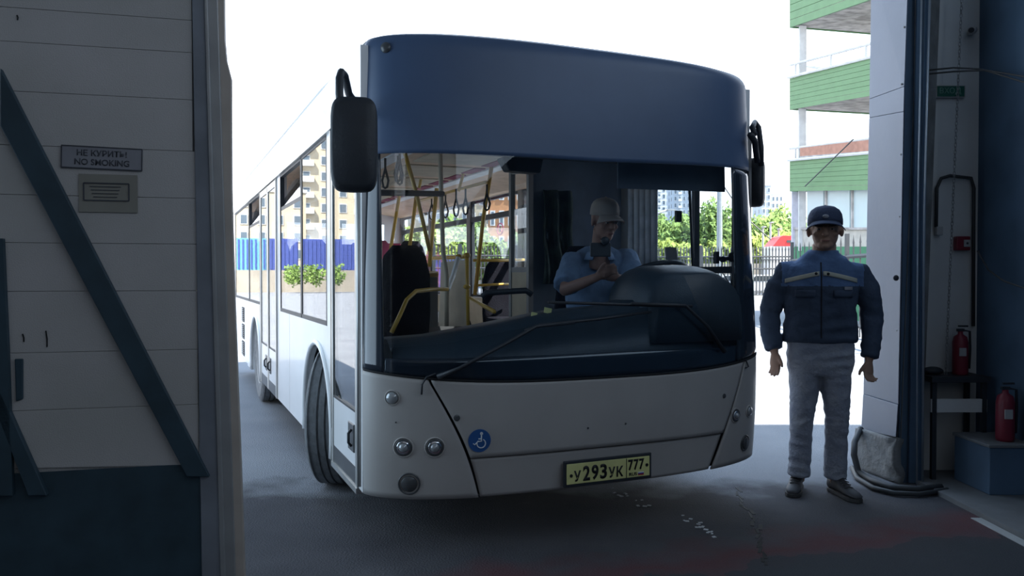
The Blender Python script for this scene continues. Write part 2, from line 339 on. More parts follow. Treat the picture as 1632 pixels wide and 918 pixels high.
# things on the inner wall, right of the jamb
def wx(px, py, off=.0): return PX(px, py, FY - off)
chain = MB(); c0 = wx(1534, -30, .18); c1 = wx(1507, 598, .18); N = 110
for i in range(N):
    p = c0.lerp(c1, (i + .5) / N); a = i % 2
    e = Vector((.007, 0, 0)) if a else Vector((0, .007, 0)); up = Vector((0, 0, .017))
    chain.tube([p + up, p + up * .6 + e, p - up * .6 + e, p - up, p - up * .6 - e, p + up * .6 - e, p + up], .0022, 5)
tag(chain.build('hoist_chain', M['steel'], smooth=True), 'long steel hoist chain hanging beside the right jamb', 'chain')
es = empty('exit_sign', wx(1514, 146, .02)); p = Vector(es.location)
tag(es, 'small green sign with Cyrillic lettering on the wall behind the hanging chain', 'sign')
MB().box((0, 0, 0), (.21, .016, .085)).build('board', M['pvc'], es, bevel=.003)
MB().box((-.0, -.01, 0), (.19, .006, .072)).build('face', M['greenSign'], es)
text('ВХОД', 'lettering', M['greenInk'], es, (-.005, -.0145, 0), (1, 0, 0), (0, 0, 1), .15, .05, .01)
cm = empty('security_camera', wx(1553, 48, .06)); tag(cm, 'small security camera high on the wall above the green sign', 'camera')
MB().tube([(0, .06, 0), (-.01, 0, 0), (-.05, -.05, -.015)], [.02, .028, .024], 12).build('housing', M['pvc'], cm, smooth=True)
MB().tube([(-.046, -.047, -.014), (-.056, -.058, -.018)], .018, 12).build('lens', M['black'], cm)
cond = MB().tube([wx(1492, 362, .03), wx(1493, 300, .03), wx(1500, 284, .03), wx(1514, 280, .03), wx(1548, 284, .03), wx(1552, 300, .03), wx(1551, 520, .03)], .012, 8)
tag(cond.build('conduit', M['hose'], smooth=True), 'dark corrugated conduit bent in an arch on the right wall', 'conduit')
tag(MB().box(wx(1496, 368, .03), (.045, .04, .06)).build('junction_box', M['pvc'], bevel=.004), 'small white junction box under the left end of the conduit arch', 'box')
fa = empty('fire_alarm', wx(1533, 388, .03)); tag(fa, 'red fire alarm call point on the wall right of the chain', 'alarm')
MB().box((0, 0, 0), (.1, .05, .1)).build('case', M['red'], fa, bevel=.008)
MB().box((.02, -.028, 0), (.045, .01, .05)).build('cover', M['pvc'], fa, bevel=.003)
MB().lathe([(.008, 0), (.008, .006)], (.02, -.03, 0), (0, -1, 0), 10).build('button', M['black'], fa)
def extinguisher(loc, s, label):
    e = empty('fire_extinguisher', loc); tag(e, label, 'extinguisher')
    MB().lathe([(0, 0), (.05 * s, 0), (.055 * s, .02 * s), (.055 * s, .25 * s), (.045 * s, .29 * s), (.018 * s, .31 * s), (.018 * s, .33 * s)], (0, 0, 0), n=20).build('cylinder', M['red'], e, smooth=True)
    MB().box((-.012 * s, -.056 * s, .18 * s), (.05 * s, .008, .06 * s)).build('paper_tag', M['pvc'], e)
    MB().box((0, 0, .34 * s), (.05 * s, .022, .02)).box((.02 * s, 0, .37 * s), (.07 * s, .014, .012)).build('valve', M['black'], e)
    MB().tube([(0.01, 0, .34 * s), (.07 * s, 0, .33 * s), (.075 * s, 0, .2 * s), (.068 * s, 0, .05 * s)], .008, 6).build('hose', M['black'], e, smooth=True)
bt = wx(1530, 598, .2).z
extinguisher(wx(1530, 598, .15), .92, 'red fire extinguisher standing on the dark wall ledge behind the chain')
ledge = empty('wall_ledge', wx(1515, 600, .15)); ledge.location.z = 0; tag(ledge, 'dark steel ledge on legs against the wall right of the jamb', 'ledge')
MB().box((0, 0, bt - .02), (.4, .28, .04)).build('top', M['black'], ledge, bevel=.004)
MB().box((0, -.1, bt - .2), (.38, .02, .09)).build('rail', M['wallin'], ledge)
for sx_ in (-.17, .17):
    for sy in (-.1, .1): MB().box((sx_, sy, (bt - .04) / 2 + .015), (.03, .03, bt - .07)).build('leg', M['black'], ledge)
tag(MB().ell(wx(1487, 591, .15) , (.07, .05, .03)).build('rag', M['black'], smooth=True), 'crumpled black rag on the wall ledge beside the jamb', 'rag')
low = empty('low_box', (3.15, 5.2, .03)); tag(low, 'low dark box on the floor in the right corner', 'box')
zt = .33
MB().box((0, 0, zt / 2 - .015), (.28, .4, zt - .03)).build('body', M['walldark'], low, bevel=.006)
MB().box((0, 0, zt - .02), (.3, .42, .02)).build('lid', M['curb'], low, bevel=.004)
extinguisher((3.18, 5.12, zt + .02), 1.0, 'red canister with a white tag standing on the low dark box in the right corner')
for i, (pp, lb) in enumerate((([(1478, 112), (1520, 108), (1560, 110), (1632, 122), (1700, 126)], 'upper dark cable slung across the right wall above the green sign'),
          ([(1478, 118), (1520, 114), (1570, 112), (1632, 131), (1700, 140)], 'lower dark cable sagging across the right wall above the green sign'),
          ([(1558, 400), (1575, 430), (1600, 448), (1640, 462), (1700, 468)], 'thin cable drooping down the dark right wall'))):
    tag(MB().tube([wx(a, b, .25 + .5 * max(0, a - 1540) / 100) for a, b in pp], .006, 6).build('cable', M['hose'], smooth=True), lb, 'cable')

# ------------------------------------------------------------------ gate leaf on the left
GO = PX(165, 438, 2.92); gx = Vector((math.cos(R(14)), math.sin(R(14)), 0)); gn = Vector((gx.y, -gx.x, 0))
gate = empty('gate_leaf', (GO.x, GO.y, 0), R(14)); tag(gate, 'large grey panelled gate leaf with a dark diagonal brace standing open on the left', 'gate')
def gp(px, py, off=0):   # pixel -> gate local (x along, y depth, z), on the plane y=off
    zc = -(py - 459) / FPX; cp, sp = math.cos(PITCH), math.sin(PITCH)
    d = Vector(((px - 816) / FPX, cp + sp * zc, -sp + cp * zc)); n = -gn
    c = Vector((0, 0, CAMH)); t = (Vector((GO.x, GO.y, 0)) - c + n * off).dot(n) / d.dot(n)
    p = c + d * t - Vector((GO.x, GO.y, 0)); return Vector((p.dot(gx), off, p.z))
zs = [gp(160, y).z for y in (-120, -45, 22, 75, 152, 236, 313, 388, 464, 560, 650, 748)]
for i in range(len(zs) - 1):
    top, bot = zs[i], zs[i + 1]
    x0 = gp(-60, 300).x; w = []
    o = MB().poly([(x0, 0, bot + .0006), (gp(308 + 6 * (i > 4), 400).x, 0, bot + .0006), (gp(308 + 6 * (i > 4), 400).x, 0, top - .0006), (x0, 0, top - .0006)], (0, .04, 0)).build('panel', M['leaf'], gate, bevel=.0015)
MB().b2((x0, .012, .05), (gp(310, 400).x, .05, zs[0])).build('backing', mat('gate_joint', (.2, .2, .21), .8), gate)
MB().poly([gp(-70, 748, -.0), gp(330, 740, 0), gp(338, 930, 0), gp(-70, 930, 0)], (0, .04, 0)).build('bottom_rail', M['brace'], gate)
MB().poly([gp(0, 108, -.03), gp(0, 200, -.03), gp(298, 760, -.03), gp(334, 760, -.03)], (0, .028, 0)).build('diagonal_brace', M['brace'], gate, bevel=.003)
MB().poly([gp(-10, 600, -.03), gp(-10, 650, -.03), gp(45, 790, -.03), gp(75, 790, -.03)], (0, .028, 0)).build('diagonal_brace', M['brace'], gate, bevel=.003)
MB().poly([gp(-40, 380, -.03), gp(4, 380, -.03), gp(12, 560, -.03), gp(20, 790, -.03), gp(-40, 790, -.03)], (0, .025, 0)).build('edge_post', M['brace'], gate)
def gstrip(xs_top, xs_bot, y0, m, name, th=.06, mid=None):
    a, b = xs_top; c, d = xs_bot
    MB().poly([gp(a, -120, y0), gp(b, -120, y0), gp(d, 940, y0), gp(c, 940, y0)], (0, th, 0)).build(name, m, gate, bevel=.003)
gstrip((304, 322), (322, 354), -.01, mat('gate_post_steel', (.26, .28, .32), .6, noise=(5, .12)), 'frame_post', .05)
gstrip((322, 327), (352, 360), -.018, M['gframe'], 'bright_edge', .07)
gstrip((326, 343), (358, 376), .0, M['gframe'], 'edge_channel', .06)
MB().poly([gp(341, -120, .02), gp(356, -120, .02), gp(358, 60, .02), gp(361, 95, .02), gp(368.5, 124, .02), gp(369, 300, .02), gp(374, 480, .02), gp(384, 740, .02), gp(391, 940, .02), gp(374, 940, .02)], (0, .05, 0)).build('rubber_seal', M['seal'], gate, bevel=.003)
gs = empty('no_smoking_sign'); gs.parent = None
q = gp(163, 252, -.004)
ql = Matrix.Rotation(R(14), 3, 'Z')
gs.location = Vector((GO.x, GO.y, 0)) + ql @ q; gs.rotation_euler.z = R(14); tag(gs, 'grey rectangular no smoking sign in two languages stuck on the gate leaf', 'sign')
w_ = gp(228, 252).x - gp(98, 252).x; h_ = gp(163, 234).z - gp(163, 270).z
rs = Matrix.Rotation(R(-1.2), 3, 'Y')
MB().box((0, 0, 0), (w_, .003, h_), Matrix.Rotation(R(1.2), 3, 'Y')).build('board', M['sign'], gs, bevel=.001)
xd = Vector((1, 0, -.02)); yd = Vector((.02, 0, 1))
def frame(mb, w, h, t, y, c=(0, 0)):
    for z in (-h / 2, h / 2): mb.box((c[0], y, c[1] + z), (w, .002, t))
    for x in (-w / 2, w / 2): mb.box((c[0] + x, y, c[1]), (t, .002, h))
    return mb
fr_ = frame(MB(), w_ - .004, h_ - .004, .0035, -.0025); 
fo = fr_.build('border', M['signink'], gs); fo.rotation_euler.y = R(1.2)
text('НЕ КУРИТЬ!', 'lettering', M['signink'], gs, (0, -.0028, h_ * .2), xd, yd, w_ * .61, h_ * .27, .012, .001)
text('NO SMOKING', 'lettering', M['signink'], gs, (0, -.0028, -h_ * .2), xd, yd, w_ * .67, h_ * .27, .012, .001)
nn_ = empty('paper_notice'); nn_.location = Vector((GO.x, GO.y, 0)) + ql @ gp(170, 306, -.004); nn_.rotation_euler.z = R(14)
tag(nn_, 'small framed paper notice taped on the gate leaf under the no smoking sign', 'notice')
k = (gp(228, 252).x - gp(98, 252).x) / 130
MB().box((.006, 0, -.005), (94 * k, .002, 66 * k)).build('tape', M['tape'], nn_)
frame(MB(), 72 * k, 30 * k, 2 * k, -.003).build('border', M['signink'], nn_)
ln = MB()
for i in range(4): ln.box((-2 * k, -.003, (9 - i * 6) * k), ((50 - i * 4) * k, .001, 1.2 * k))
ln.build('text_lines', M['signink'], nn_)
hd = MB().poly([gp(23, 572, -.012), gp(36, 572, -.012), gp(36, 636, -.012), gp(25, 640, -.012)], (0, .012, 0)); hd.build('handle', M['brace'], gate, bevel=.003)
for a, b, c, d in ((36, 532, 38, 545), (73, 527, 75, 553), (27, 24, 28, 32)):
    MB().tube([gp(a, b, -.002), gp((a + c) / 2 + 1, (b + d) / 2, -.002), gp(c, d, -.002)], .0025, 5).build('scratch', M['seam'], gate)

# ------------------------------------------------------------------ THE BUS
BY = R(23.5); BO = Vector((.378, 4.579, 0))
RB = Matrix.Rotation(BY, 3, 'Z'); RBI = RB.inverted()
def W2L(p): return RBI @ (Vector(p) - BO)
def BL(px, py, d): return W2L(PX(px, py, d))
ZT = 2.665
def Wd(z): 
    w = 1.25 - .03 * max(0, z - .9) / 1.7
    if z > 2.58: w -= .055 * (1 - math.sqrt(max(0, 1 - min(1, (z - 2.58) / .085) ** 2)))
    return w
def lean(z):
    l = .075 * max(0, z - 1.0) / 1.6 if z > 1 else 0
    if z > 2.58: l += .06 * (1 - math.sqrt(max(0, 1 - min(1, (z - 2.58) / .085) ** 2)))
    if z < .8: l += .03 * ((.8 - z) / .5) ** 2
    return l
BU = .32
def F(x, z):
    a = min(1, abs(x / Wd(z))); return lean(z) - BU * (1 - a ** 3) ** .5
def surf(px, py, off=0.0):
    lo, hi = 3.2, 6.5; prev = None; d = lo
    def g(d):
        p = BL(px, py, d)
        if abs(p.x) > Wd(p.z): return -1 if p.y < 0.05 else 1
        return p.y - F(p.x, p.z) + off
    while d < hi:
        if g(d) > 0: break
        d += .01
    a, b = d - .01, d
    for _ in range(30):
        m_ = (a + b) / 2
        if g(m_) > 0: b = m_
        else: a = m_
    return BL(px, py, a)
def nrm(x, z):
    e = .004; fx = (F(min(x + e, Wd(z) - .001), z) - F(x - e, z)) / (2 * e); fz = (F(x, z + e) - F(x, z - e)) / (2 * e)
    return Vector((fx, -1, fz)).normalized()
def amap(s, z):   # s in [-1,1] -> x on the front curve, dense at the corners
    th = s * PI / 2; return Wd(z) * math.copysign(abs(math.sin(th)) ** (2 / 3), th)
def patch(xl, xr, zl, zh, name, m, parent, nu=40, nv=16, off=0.0, th=.01, smooth=True):
    def sx(x, z): 
        a = max(-1, min(1, x / Wd(z))); return math.copysign(math.asin(abs(a) ** 1.5), a) / (PI / 2)
    def fn(u, v):
        zm = 1.0; x0 = amap(sx(xl(zm), zm) * (1 - u) + sx(xr(zm), zm) * u, zm)
        z = zl(x0) * (1 - v) + zh(x0) * v
        x = amap(sx(xl(z), z) * (1 - u) + sx(xr(z), z) * u, z)
        z = zl(x) * (1 - v) + zh(x) * v
        p = Vector((x, F(x, z), z))
        if off: p += nrm(x, z) * off
        return p
    o = MB().grid(fn, nu, nv).build(name, m, parent, smooth=True)
    if th:
        q = o.modifiers.new('s', 'SOLIDIFY'); q.thickness = th; q.offset = -1
        # make sure solidify goes inward
        if o.data.polygons[len(o.data.polygons) // 2].normal.y > 0: o.data.flip_normals()
    return o
bus = empty('city_bus', BO, BY); tag(bus, 'white and black single-deck city bus facing the garage opening', 'bus')
C = lambda v: (lambda *_: v)
# seams of the lower mask
sL0, sL1 = surf(688, 612), surf(766, 797); sR0, sR1 = surf(1186, 578), surf(1134, 742)
def seamL(z): t = (sL0.z - z) / (sL0.z - sL1.z); return sL0.x + (sL1.x - sL0.x) * t - .03 * math.sin(PI * max(0, min(1, t)))*-1
def seamR(z): t = (sR0.z - z) / (sR0.z - sR1.z); return sR0.x + (sR1.x - sR0.x) * t
ZL = lambda x: .275 + .02 * abs(x / 1.25) ** 3
def ZW(x): return .868 + .07 * abs(x / 1.25) ** 3     # lower rim of the windscreen
ZC = lambda x: .485
G = .006
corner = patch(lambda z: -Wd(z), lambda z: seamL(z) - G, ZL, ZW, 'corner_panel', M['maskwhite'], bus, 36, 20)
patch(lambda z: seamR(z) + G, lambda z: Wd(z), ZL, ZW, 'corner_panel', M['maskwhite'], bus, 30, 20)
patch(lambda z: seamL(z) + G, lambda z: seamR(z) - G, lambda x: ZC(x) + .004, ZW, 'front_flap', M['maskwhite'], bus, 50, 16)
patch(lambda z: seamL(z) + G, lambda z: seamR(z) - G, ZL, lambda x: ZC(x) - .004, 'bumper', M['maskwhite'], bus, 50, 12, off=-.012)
patch(lambda z: -Wd(z) + .002, lambda z: Wd(z) - .002, lambda x: ZL(x) + .01, lambda x: ZW(x) - .005, 'seam_backing', M['seam'], bus, 60, 20, off=-.025, th=0)
# upper black mask
cl = surf(608, 420).x; crr = surf(1171, 400).x
ZTop = lambda x: 2.035 + .03 * (x > 0) * min(1, x)
patch(lambda z: -Wd(z), lambda z: Wd(z), ZTop, C(ZT), 'black_fascia', M['fascia'], bus, 70, 30)
patch(lambda z: -Wd(z), lambda z: cl, ZW, ZTop, 'windscreen_border', M['blackgloss'], bus, 16, 30)
patch(lambda z: crr, lambda z: Wd(z), ZW, ZTop, 'windscreen_border', M['blackgloss'], bus, 16, 30)
patch(lambda z: cl, lambda z: crr, ZW, lambda x: 1.0, 'windscreen_border', M['blackgloss'], bus, 60, 4, off=-.004)
patch(lambda z: cl, lambda z: crr, ZW, ZTop, 'windscreen', M['wind'], bus, 60, 30, th=0)
patch(lambda z: -Wd(z) + .001, lambda z: Wd(z) - .001, lambda x: ZW(x) - .006, lambda x: ZW(x) + .004, 'rubber_gasket', M['seam'], bus, 60, 2, off=.003)
o = patch(lambda z: -1.0, lambda z: 1.0, C(.3), C(.86), 'bulkhead', M['seam'], bus, 20, 6, off=-.08)
# plate
LEN = 8.15; X = 1.25
def on_front(px, py, off): 
    p = surf(px, py); n = nrm(p.x, p.z); return p + n * off, n
pc, n_ = on_front(967, 747, .016)
tx = Vector((0, 0, 1)).cross(-n_).normalized() * -1; tx = Vector((n_.y * -1, n_.x, 0)).normalized(); 
if tx.x < 0: tx = -tx
tz = Vector((0, 0, 1)); 
def pl(w, h, d, cx=0, cz=0, off=0):
    mb = MB(); c = pc + tx * cx + tz * cz + Vector((-tx.y, tx.x, 0)) * -off
    rot = Matrix((tx, Vector((-tx.y, tx.x, 0)), tz)).transposed(); return mb.box(c, (w, d, h), rot)
np_ = pl(.545, .14, .014).build('number_plate', M['black'], bus, bevel=.004)
pl(.515, .108, .006, off=.008).build('plate_face', M['plate'], np_, bevel=.002)
pn = Vector((tx.y, -tx.x, 0))
def pt(s, cx, cz, w, h, b=.03): text(s, 'plate_lettering', M['ink'], np_, pc + tx * cx + tz * cz + pn * .0122, tx, tz, w, h, b, .001)
for s, cx, w, h, cz in (('У', -.195, .042, .058, -.012), ('2', -.14, .042, .08, -.002), ('9', -.088, .042, .08, -.002), ('3', -.036, .042, .08, -.002), ('У', .016, .042, .058, -.012), ('К', .066, .042, .058, -.012),
                    ('7', .135, .032, .06, .015), ('7', .17, .032, .06, .015), ('7', .205, .032, .06, .015), ('RUS', .15, .05, .018, -.036)): pt(s, cx, cz, w, h)
lm = MB(); rot = Matrix((tx, Vector((-tx.y, tx.x, 0)), tz)).transposed()
lm.box(pc + tx * .108 + pn * .0125, (.003, .002, .106), rot).build('plate_divider', M['ink'], np_)
for cx, cz in ((-.232, -.008), (.239, .006)): MB().lathe([(.009, 0), (.009, .003)], pc + tx * cx + tz * cz + pn * .011, pn, 12).build('plate_bolt', M['ink'], np_)
for i, k_ in enumerate(('sticker', 'fblue', 'fred')):
    MB().box(pc + tx * .2 + tz * (-.030 - .006 * i) + pn * .0125, (.036, .002, .006), rot).build('flag_stripe', M[k_], np_)
# wheelchair sticker
pw, nw = on_front(764, 702, .002)
def disc(p, n, r, th=.003, ns=28): return MB().lathe([(r, 0), (r, th)], p, n, ns)
stk = disc(pw, nw, 18.5 / FPX * 4.05).build('wheelchair_sticker', M['blue'], bus)
a_ = Vector((-nw.y, nw.x, 0)).normalized(); u_ = Vector((0, 0, 1)); K = 4.05 / FPX * 1.0
def sp(x, y): return pw + nw * .0045 + (a_ * x - u_ * y) * K
sy = MB()
sy.tube([sp(3, -9), sp(3, 1), sp(-3.5, 1)], .0035, 6); sy.tube([sp(3, -3), sp(-2, -3)], .003, 6)
arc = [sp(2.5 + 7 * math.cos(t), 4.5 + 7 * math.sin(t)) for t in np.linspace(-1.1, 3.5, 16)]
sy.tube(arc, .003, 6); sy.tube([sp(-3.5, 2), sp(-8, 6), sp(-10.5, 4)], .003, 6); sy.lathe([(.008, -.001), (.008, .002)], sp(3, -11.5), nw, 12)
sy.build('wheelchair_symbol', M['sticker'], stk)
# lamps
def lamp(px, py, rp, kind, name='headlight'):
    p, n = on_front(px, py, 0); d = (RB @ p + BO).y; r = rp / FPX * d
    b = MB().lathe([(r * 1.22, -.004), (r * 1.2, .004), (r * 1.06, .006), (r * 1.0, -.01)], p, n, 28)
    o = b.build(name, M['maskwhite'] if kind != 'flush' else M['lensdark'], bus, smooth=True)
    if kind == 'head':
        MB().lathe([(r * 1.02, .003), (r * .98, .008), (r * .7, .007), (r * .66, .001)], p, n, 28).build('reflector', M['lensdark'], o, smooth=True)
        MB().lathe([(r * .82, .006), (r * .74, .011), (r * .5, .012)], p, n, 24).build('lamp_ring', M['chrome'], o, smooth=True)
        MB().lathe([(r * .55, .01), (r * .4, .02), (r * .1, .026)], p, n, 20).build('lens', M['lens'], o, smooth=True)
    elif kind == 'ind':
        MB().lathe([(r * .98, .004), (r * .8, .014), (r * .3, .02)], p, n, 24).build('lens', M['lens'], o, smooth=True)
    else:
        MB().lathe([(r * .9, .004), (r * .8, .01)], p, n, 20).build('lens', M['lensdark'], o, smooth=True)
    return o
lamp(625, 634, 10.5, 'ind', 'indicator_light'); lamp(643, 713, 14, 'head'); lamp(693, 713, 14, 'head'); lamp(652, 771, 15, 'flush', 'fog_light')
lamp(1172, 662, 10, 'head'); lamp(1193, 655, 8, 'ind', 'indicator_light'); lamp(1187, 706, 11, 'flush', 'fog_light')
for px, py, r in ((728, 666, 5), (1154, 631, 4), (937, 682, 1.6), (997, 675, 1.6), (631, 673, 1.2)):
    p, n = on_front(px, py, 0); rr = r / FPX * 4.2
    MB().lathe([(rr, -.002), (rr, .004), (rr * .6, .006)], p, n, 16).build('flap_lock', M['lensdark'], bus)
p, n = on_front(615, 76, .0)
MB().lathe([(.028, 0), (.026, .008), (.01, .014)], p, n, 20).build('marker_lamp', M['lensdark'], bus, smooth=True)
# washer pipe and towing flap details
MB().tube([on_front(672, 628, .01)[0], on_front(673, 612, .02)[0], on_front(680, 600, .025)[0], on_front(694, 595, .01)[0]], .005, 6).build('washer_pipe', M['black'], bus, smooth=True)
MB().tube([on_front(1187, 574, .008)[0], on_front(1190, 584, .012)[0], on_front(1186, 586, .01)[0]], .005, 6).build('washer_pipe', M['black'], bus, smooth=True)
# wipers
def wiper(arm, blade, th):
    o = MB().tube([on_front(x, y, k)[0] for x, y, k in arm], [.014] + [.009] * (len(arm) - 1), 8).build('wiper', M['black'], bus, smooth=True)
    MB().tube([on_front(x, y, k)[0] for x, y, k in blade], th, 6).build('wiper_blade', M['black'], o, smooth=True)
wiper([(697, 600, .02), (730, 585, .05), (800, 548, .05), (850, 520, .04), (910, 514, .035)], [(835, 527, .015), (860, 518, .015), (950, 509, .015), (1035, 497, .015)], .008)
wiper([(1150, 560, .02), (1118, 520, .05), (1083, 487, .05), (1000, 484, .04)], [(872, 482, .015), (950, 484, .015), (1040, 487, .015), (1100, 488, .015)], .009)

# ---- side walls
def arch_panel(y0, y1, z0, z1, arcs, x, name, th, m=M['white']):
    pts = [(y0, z1), (y0, z0)]
    for (c, r, zc) in arcs:
        a0 = math.asin((z0 - zc) / r)
        for k_ in range(17):
            t = PI - a0 + (2 * a0 - PI) * k_ / 16
            pts.append((c + r * math.cos(t), zc + r * math.sin(t)))
    pts += [(y1, z0), (y1, z1)]
    pts = [(max(y0, min(y1, a)), b) for a, b in pts]
    return MB().poly([(x, a, b) for a, b in pts], (th, 0, 0)).build(name, m, bus)
arc1 = (1.33, .53, .44); arc2 = (5.28, .52, .44)
for sgn, xx in ((1, -X), (-1, X)):
    th = .04 * sgn
    if sgn > 0:
        arch_panel(.80, 2.62, .3, 1.10, [arc1], xx, 'side_panel', th)
        arch_panel(2.63, 3.38, .3, 1.10, [], xx, 'side_panel', th)
        arch_panel(4.745, 6.3, .3, 1.10, [arc2], xx, 'side_panel', th)
        arch_panel(6.31, LEN, .32, 1.10, [], xx, 'side_panel', th)
    else:
        arch_panel(.0, 3.38, .3, 1.16, [arc1], xx, 'side_panel', th)
        arch_panel(3.39, LEN, .3, 1.16, [arc2], xx, 'side_panel', th)
    MB().b2((xx, .02, 2.31), (xx + th, LEN, 2.6)).build('roof_fascia', M['white'], bus)
    MB().b2((xx - .02 * sgn, .05, 2.29), (xx + .01 * sgn, LEN, 2.318)).build('rain_gutter', M['alu'], bus)
    for a in (arc1, arc2):
        MB().tube([(xx - .004 * sgn, a[0] + a[1] * math.cos(t), a[2] + a[1] * math.sin(t)) for t in np.linspace(-.26, PI + .26, 22)], .018, 8).build('wheel_arch_trim', M['white' if sgn > 0 else 'white'], bus, smooth=True)
        mb = MB(); r_ = a[1] + .01
        mb.grid(lambda u, v: (xx + sgn * (.03 + .42 * v), a[0] + r_ * math.cos(PI * 1.1 * u - .15), a[2] + r_ * math.sin(PI * 1.1 * u - .15)), 16, 1)
        mb.poly([(xx + sgn * .45, a[0] + r_ * math.cos(t), a[2] + r_ * math.sin(t)) for t in np.linspace(-.15, PI + .15, 14)], (.01 * sgn, 0, 0))
        mb.build('wheel_housing', M['seam'], bus)
# roof
rp = [(-1.25, 2.6), (-1.235, 2.635), (-1.2, 2.66), (-.6, 2.68), (0, 2.685), (.6, 2.68), (1.2, 2.66), (1.235, 2.635), (1.25, 2.6)]
def roofp(u, v):
    i = u * 8; k0 = int(min(7, i)); f = i - k0; x = rp[k0][0] * (1 - f) + rp[k0 + 1][0] * f; z = rp[k0][1] * (1 - f) + rp[k0 + 1][1] * f
    y0 = F(max(-1.18, min(1.18, x)), 2.66) + .02; z0 = min(z, 2.655)
    return (x * (.97 + .03 * min(1, v * 8)), y0 + (LEN - y0) * v, z0 + (z - z0) * min(1, v * 6))
MB().grid(roofp, 32, 24).build('roof', M['white'], bus, smooth=True, solid=.02)
MB().b2((-.8, 3.2, 2.68), (.8, 5.6, 2.8)).build('roof_unit', M['white'], bus, bevel=.03)
# ceiling inside, floor, rear wall
MB().b2((-1.2, .35, 2.36), (1.2, LEN - .05, 2.38)).build('interior_ceiling', M['ceil'], bus)
for sx_ in (-1, 1):
    MB().poly([(sx_ * 1.2, .4, 2.3), (sx_ * 1.2, .4, 2.37), (sx_ * .75, .4, 2.37)], (0, LEN - .5, 0)).build('ceiling_duct', M['ceil'], bus)
    MB().b2((sx_ * .5 - .06, .6, 2.345), (sx_ * .5 + .06, LEN - .4, 2.362)).build('ceiling_lamp', M['sticker'], bus)
hp = MB()
for i in range(6): hp.b2((-.3, 1.6 + i * .9, 2.35), (.3, 2.3 + i * .9, 2.362))
hp.build('ceiling_hatch', M['cream'], bus)
hp = MB()
for i in range(9): hp.b2((.32, 2.0 + i * .5, 2.35), (.42, 2.35 + i * .5, 2.363))
hp.build('ceiling_vent', M['seatred'], bus)
MB().b2((-1.2, .1, .3), (1.2, 5.6, .36)).build('bus_floor', M['busfloor'], bus)
MB().b2((-1.2, 5.6, .3), (1.2, LEN - .05, .85)).build('rear_podium', M['intgrey'], bus)
rw = MB(); rw.b2((-1.25, LEN - .04, .3), (1.25, LEN, 1.35)); rw.b2((-1.25, LEN - .04, 2.2), (1.25, LEN, 2.66)); rw.b2((-1.25, LEN - .04, 1.35), (-.95, LEN, 2.2)); rw.b2((.95, LEN - .04, 1.35), (1.25, LEN, 2.2))
rw.build('rear_wall', M['white'], bus)
MB().b2((-.95, LEN - .03, 1.35), (.95, LEN - .02, 2.2)).build('rear_window', M['clear'], bus)
# pillars and windows, door side (image left)
def window(xx, sgn, y0, y1, z0, z1, vent=None, glass='sideglass', split=None):
    w = MB(); t = .03
    for a, b in ((y0, y0 + t), (y1 - t, y1)): w.b2((xx, a, z0), (xx + .035 * sgn, b, z1))
    for a, b in ((z0, z0 + t), (z1 - t, z1)): w.b2((xx, y0, a), (xx + .035 * sgn, y1, b))
    if vent: w.b2((xx + .005 * sgn, y0, vent - .03), (xx + .045 * sgn, y1, vent + .03))
    if split: w.b2((xx, split - .02, z0), (xx + .04 * sgn, split + .02, z1))
    o = w.build('window_frame', M['black'], bus)
    MB().b2((xx + .004 * sgn, y0 + .004, z0 + .004), (xx + .010 * sgn, y1 - .004, (vent or z1) - .004)).build('pane', M[glass], o)
    if vent:
        MB().poly([(xx + .006 * sgn, y0 + .02, vent + .02), (xx + .006 * sgn, y1 - .02, vent + .02), (xx + .10 * sgn, y1 - .02, z1 - .02), (xx + .10 * sgn, y0 + .02, z1 - .02)], (.005 * sgn, 0, 0)).build('vent_pane', M['clear'], o)
    return o
window(-X, 1, .97, 1.99, 1.10, 2.3); window(-X, 1, 2.0, 3.18, 1.10, 2.3, 1.98); 
window(-X, 1, 4.76, 6.02, 1.10, 2.3, 1.98); window(-X, 1, 6.03, LEN - .1, 1.10, 2.3)
for a, b in ((.80, .965), (3.18, 3.40), (4.71, 4.76)): MB().b2((-X, a, 1.1), (-X + .06, b, 2.31)).build('pillar', M['white'], bus)
MB().b2((-X, LEN - .1, 1.1), (-X + .06, LEN, 2.31)).build('pillar', M['white'], bus)
for y_ in (.80, 3.40, 4.725): MB().b2((-X - .012, y_ - .012, .3), (-X + .02, y_ + .012, 2.3)).build('trim_strip', M['alu'], bus)
# image right side
ws = [(.22, 1.35), (2.05, 3.46), (3.56, 4.98), (5.1, 6.55), (6.65, LEN - .1)]
window(X, -1, .12, 1.40, 1.16, 2.3, None, 'clear', .555)
MB().b2((X - .045, .12, 1.43), (X - .005, 1.40, 1.475)).build('window_rail', M['black'], bus)
for a, b in ws[1:]: window(X, -1, a, b, 1.16, 2.3, 2.08, 'clear')
for a, b in ((.0, .12), (1.40, 2.05), (3.46, 3.56), (4.98, 5.1), (6.55, 6.65), (LEN - .1, LEN)): MB().b2((X - .05, a, 1.1), (X, b, 2.31)).build('pillar', M['intgrey'], bus)
MB().b2((X - .055, 1.4, .36), (X - .05, LEN, 1.15)).build('wall_lining', M['cream'], bus)
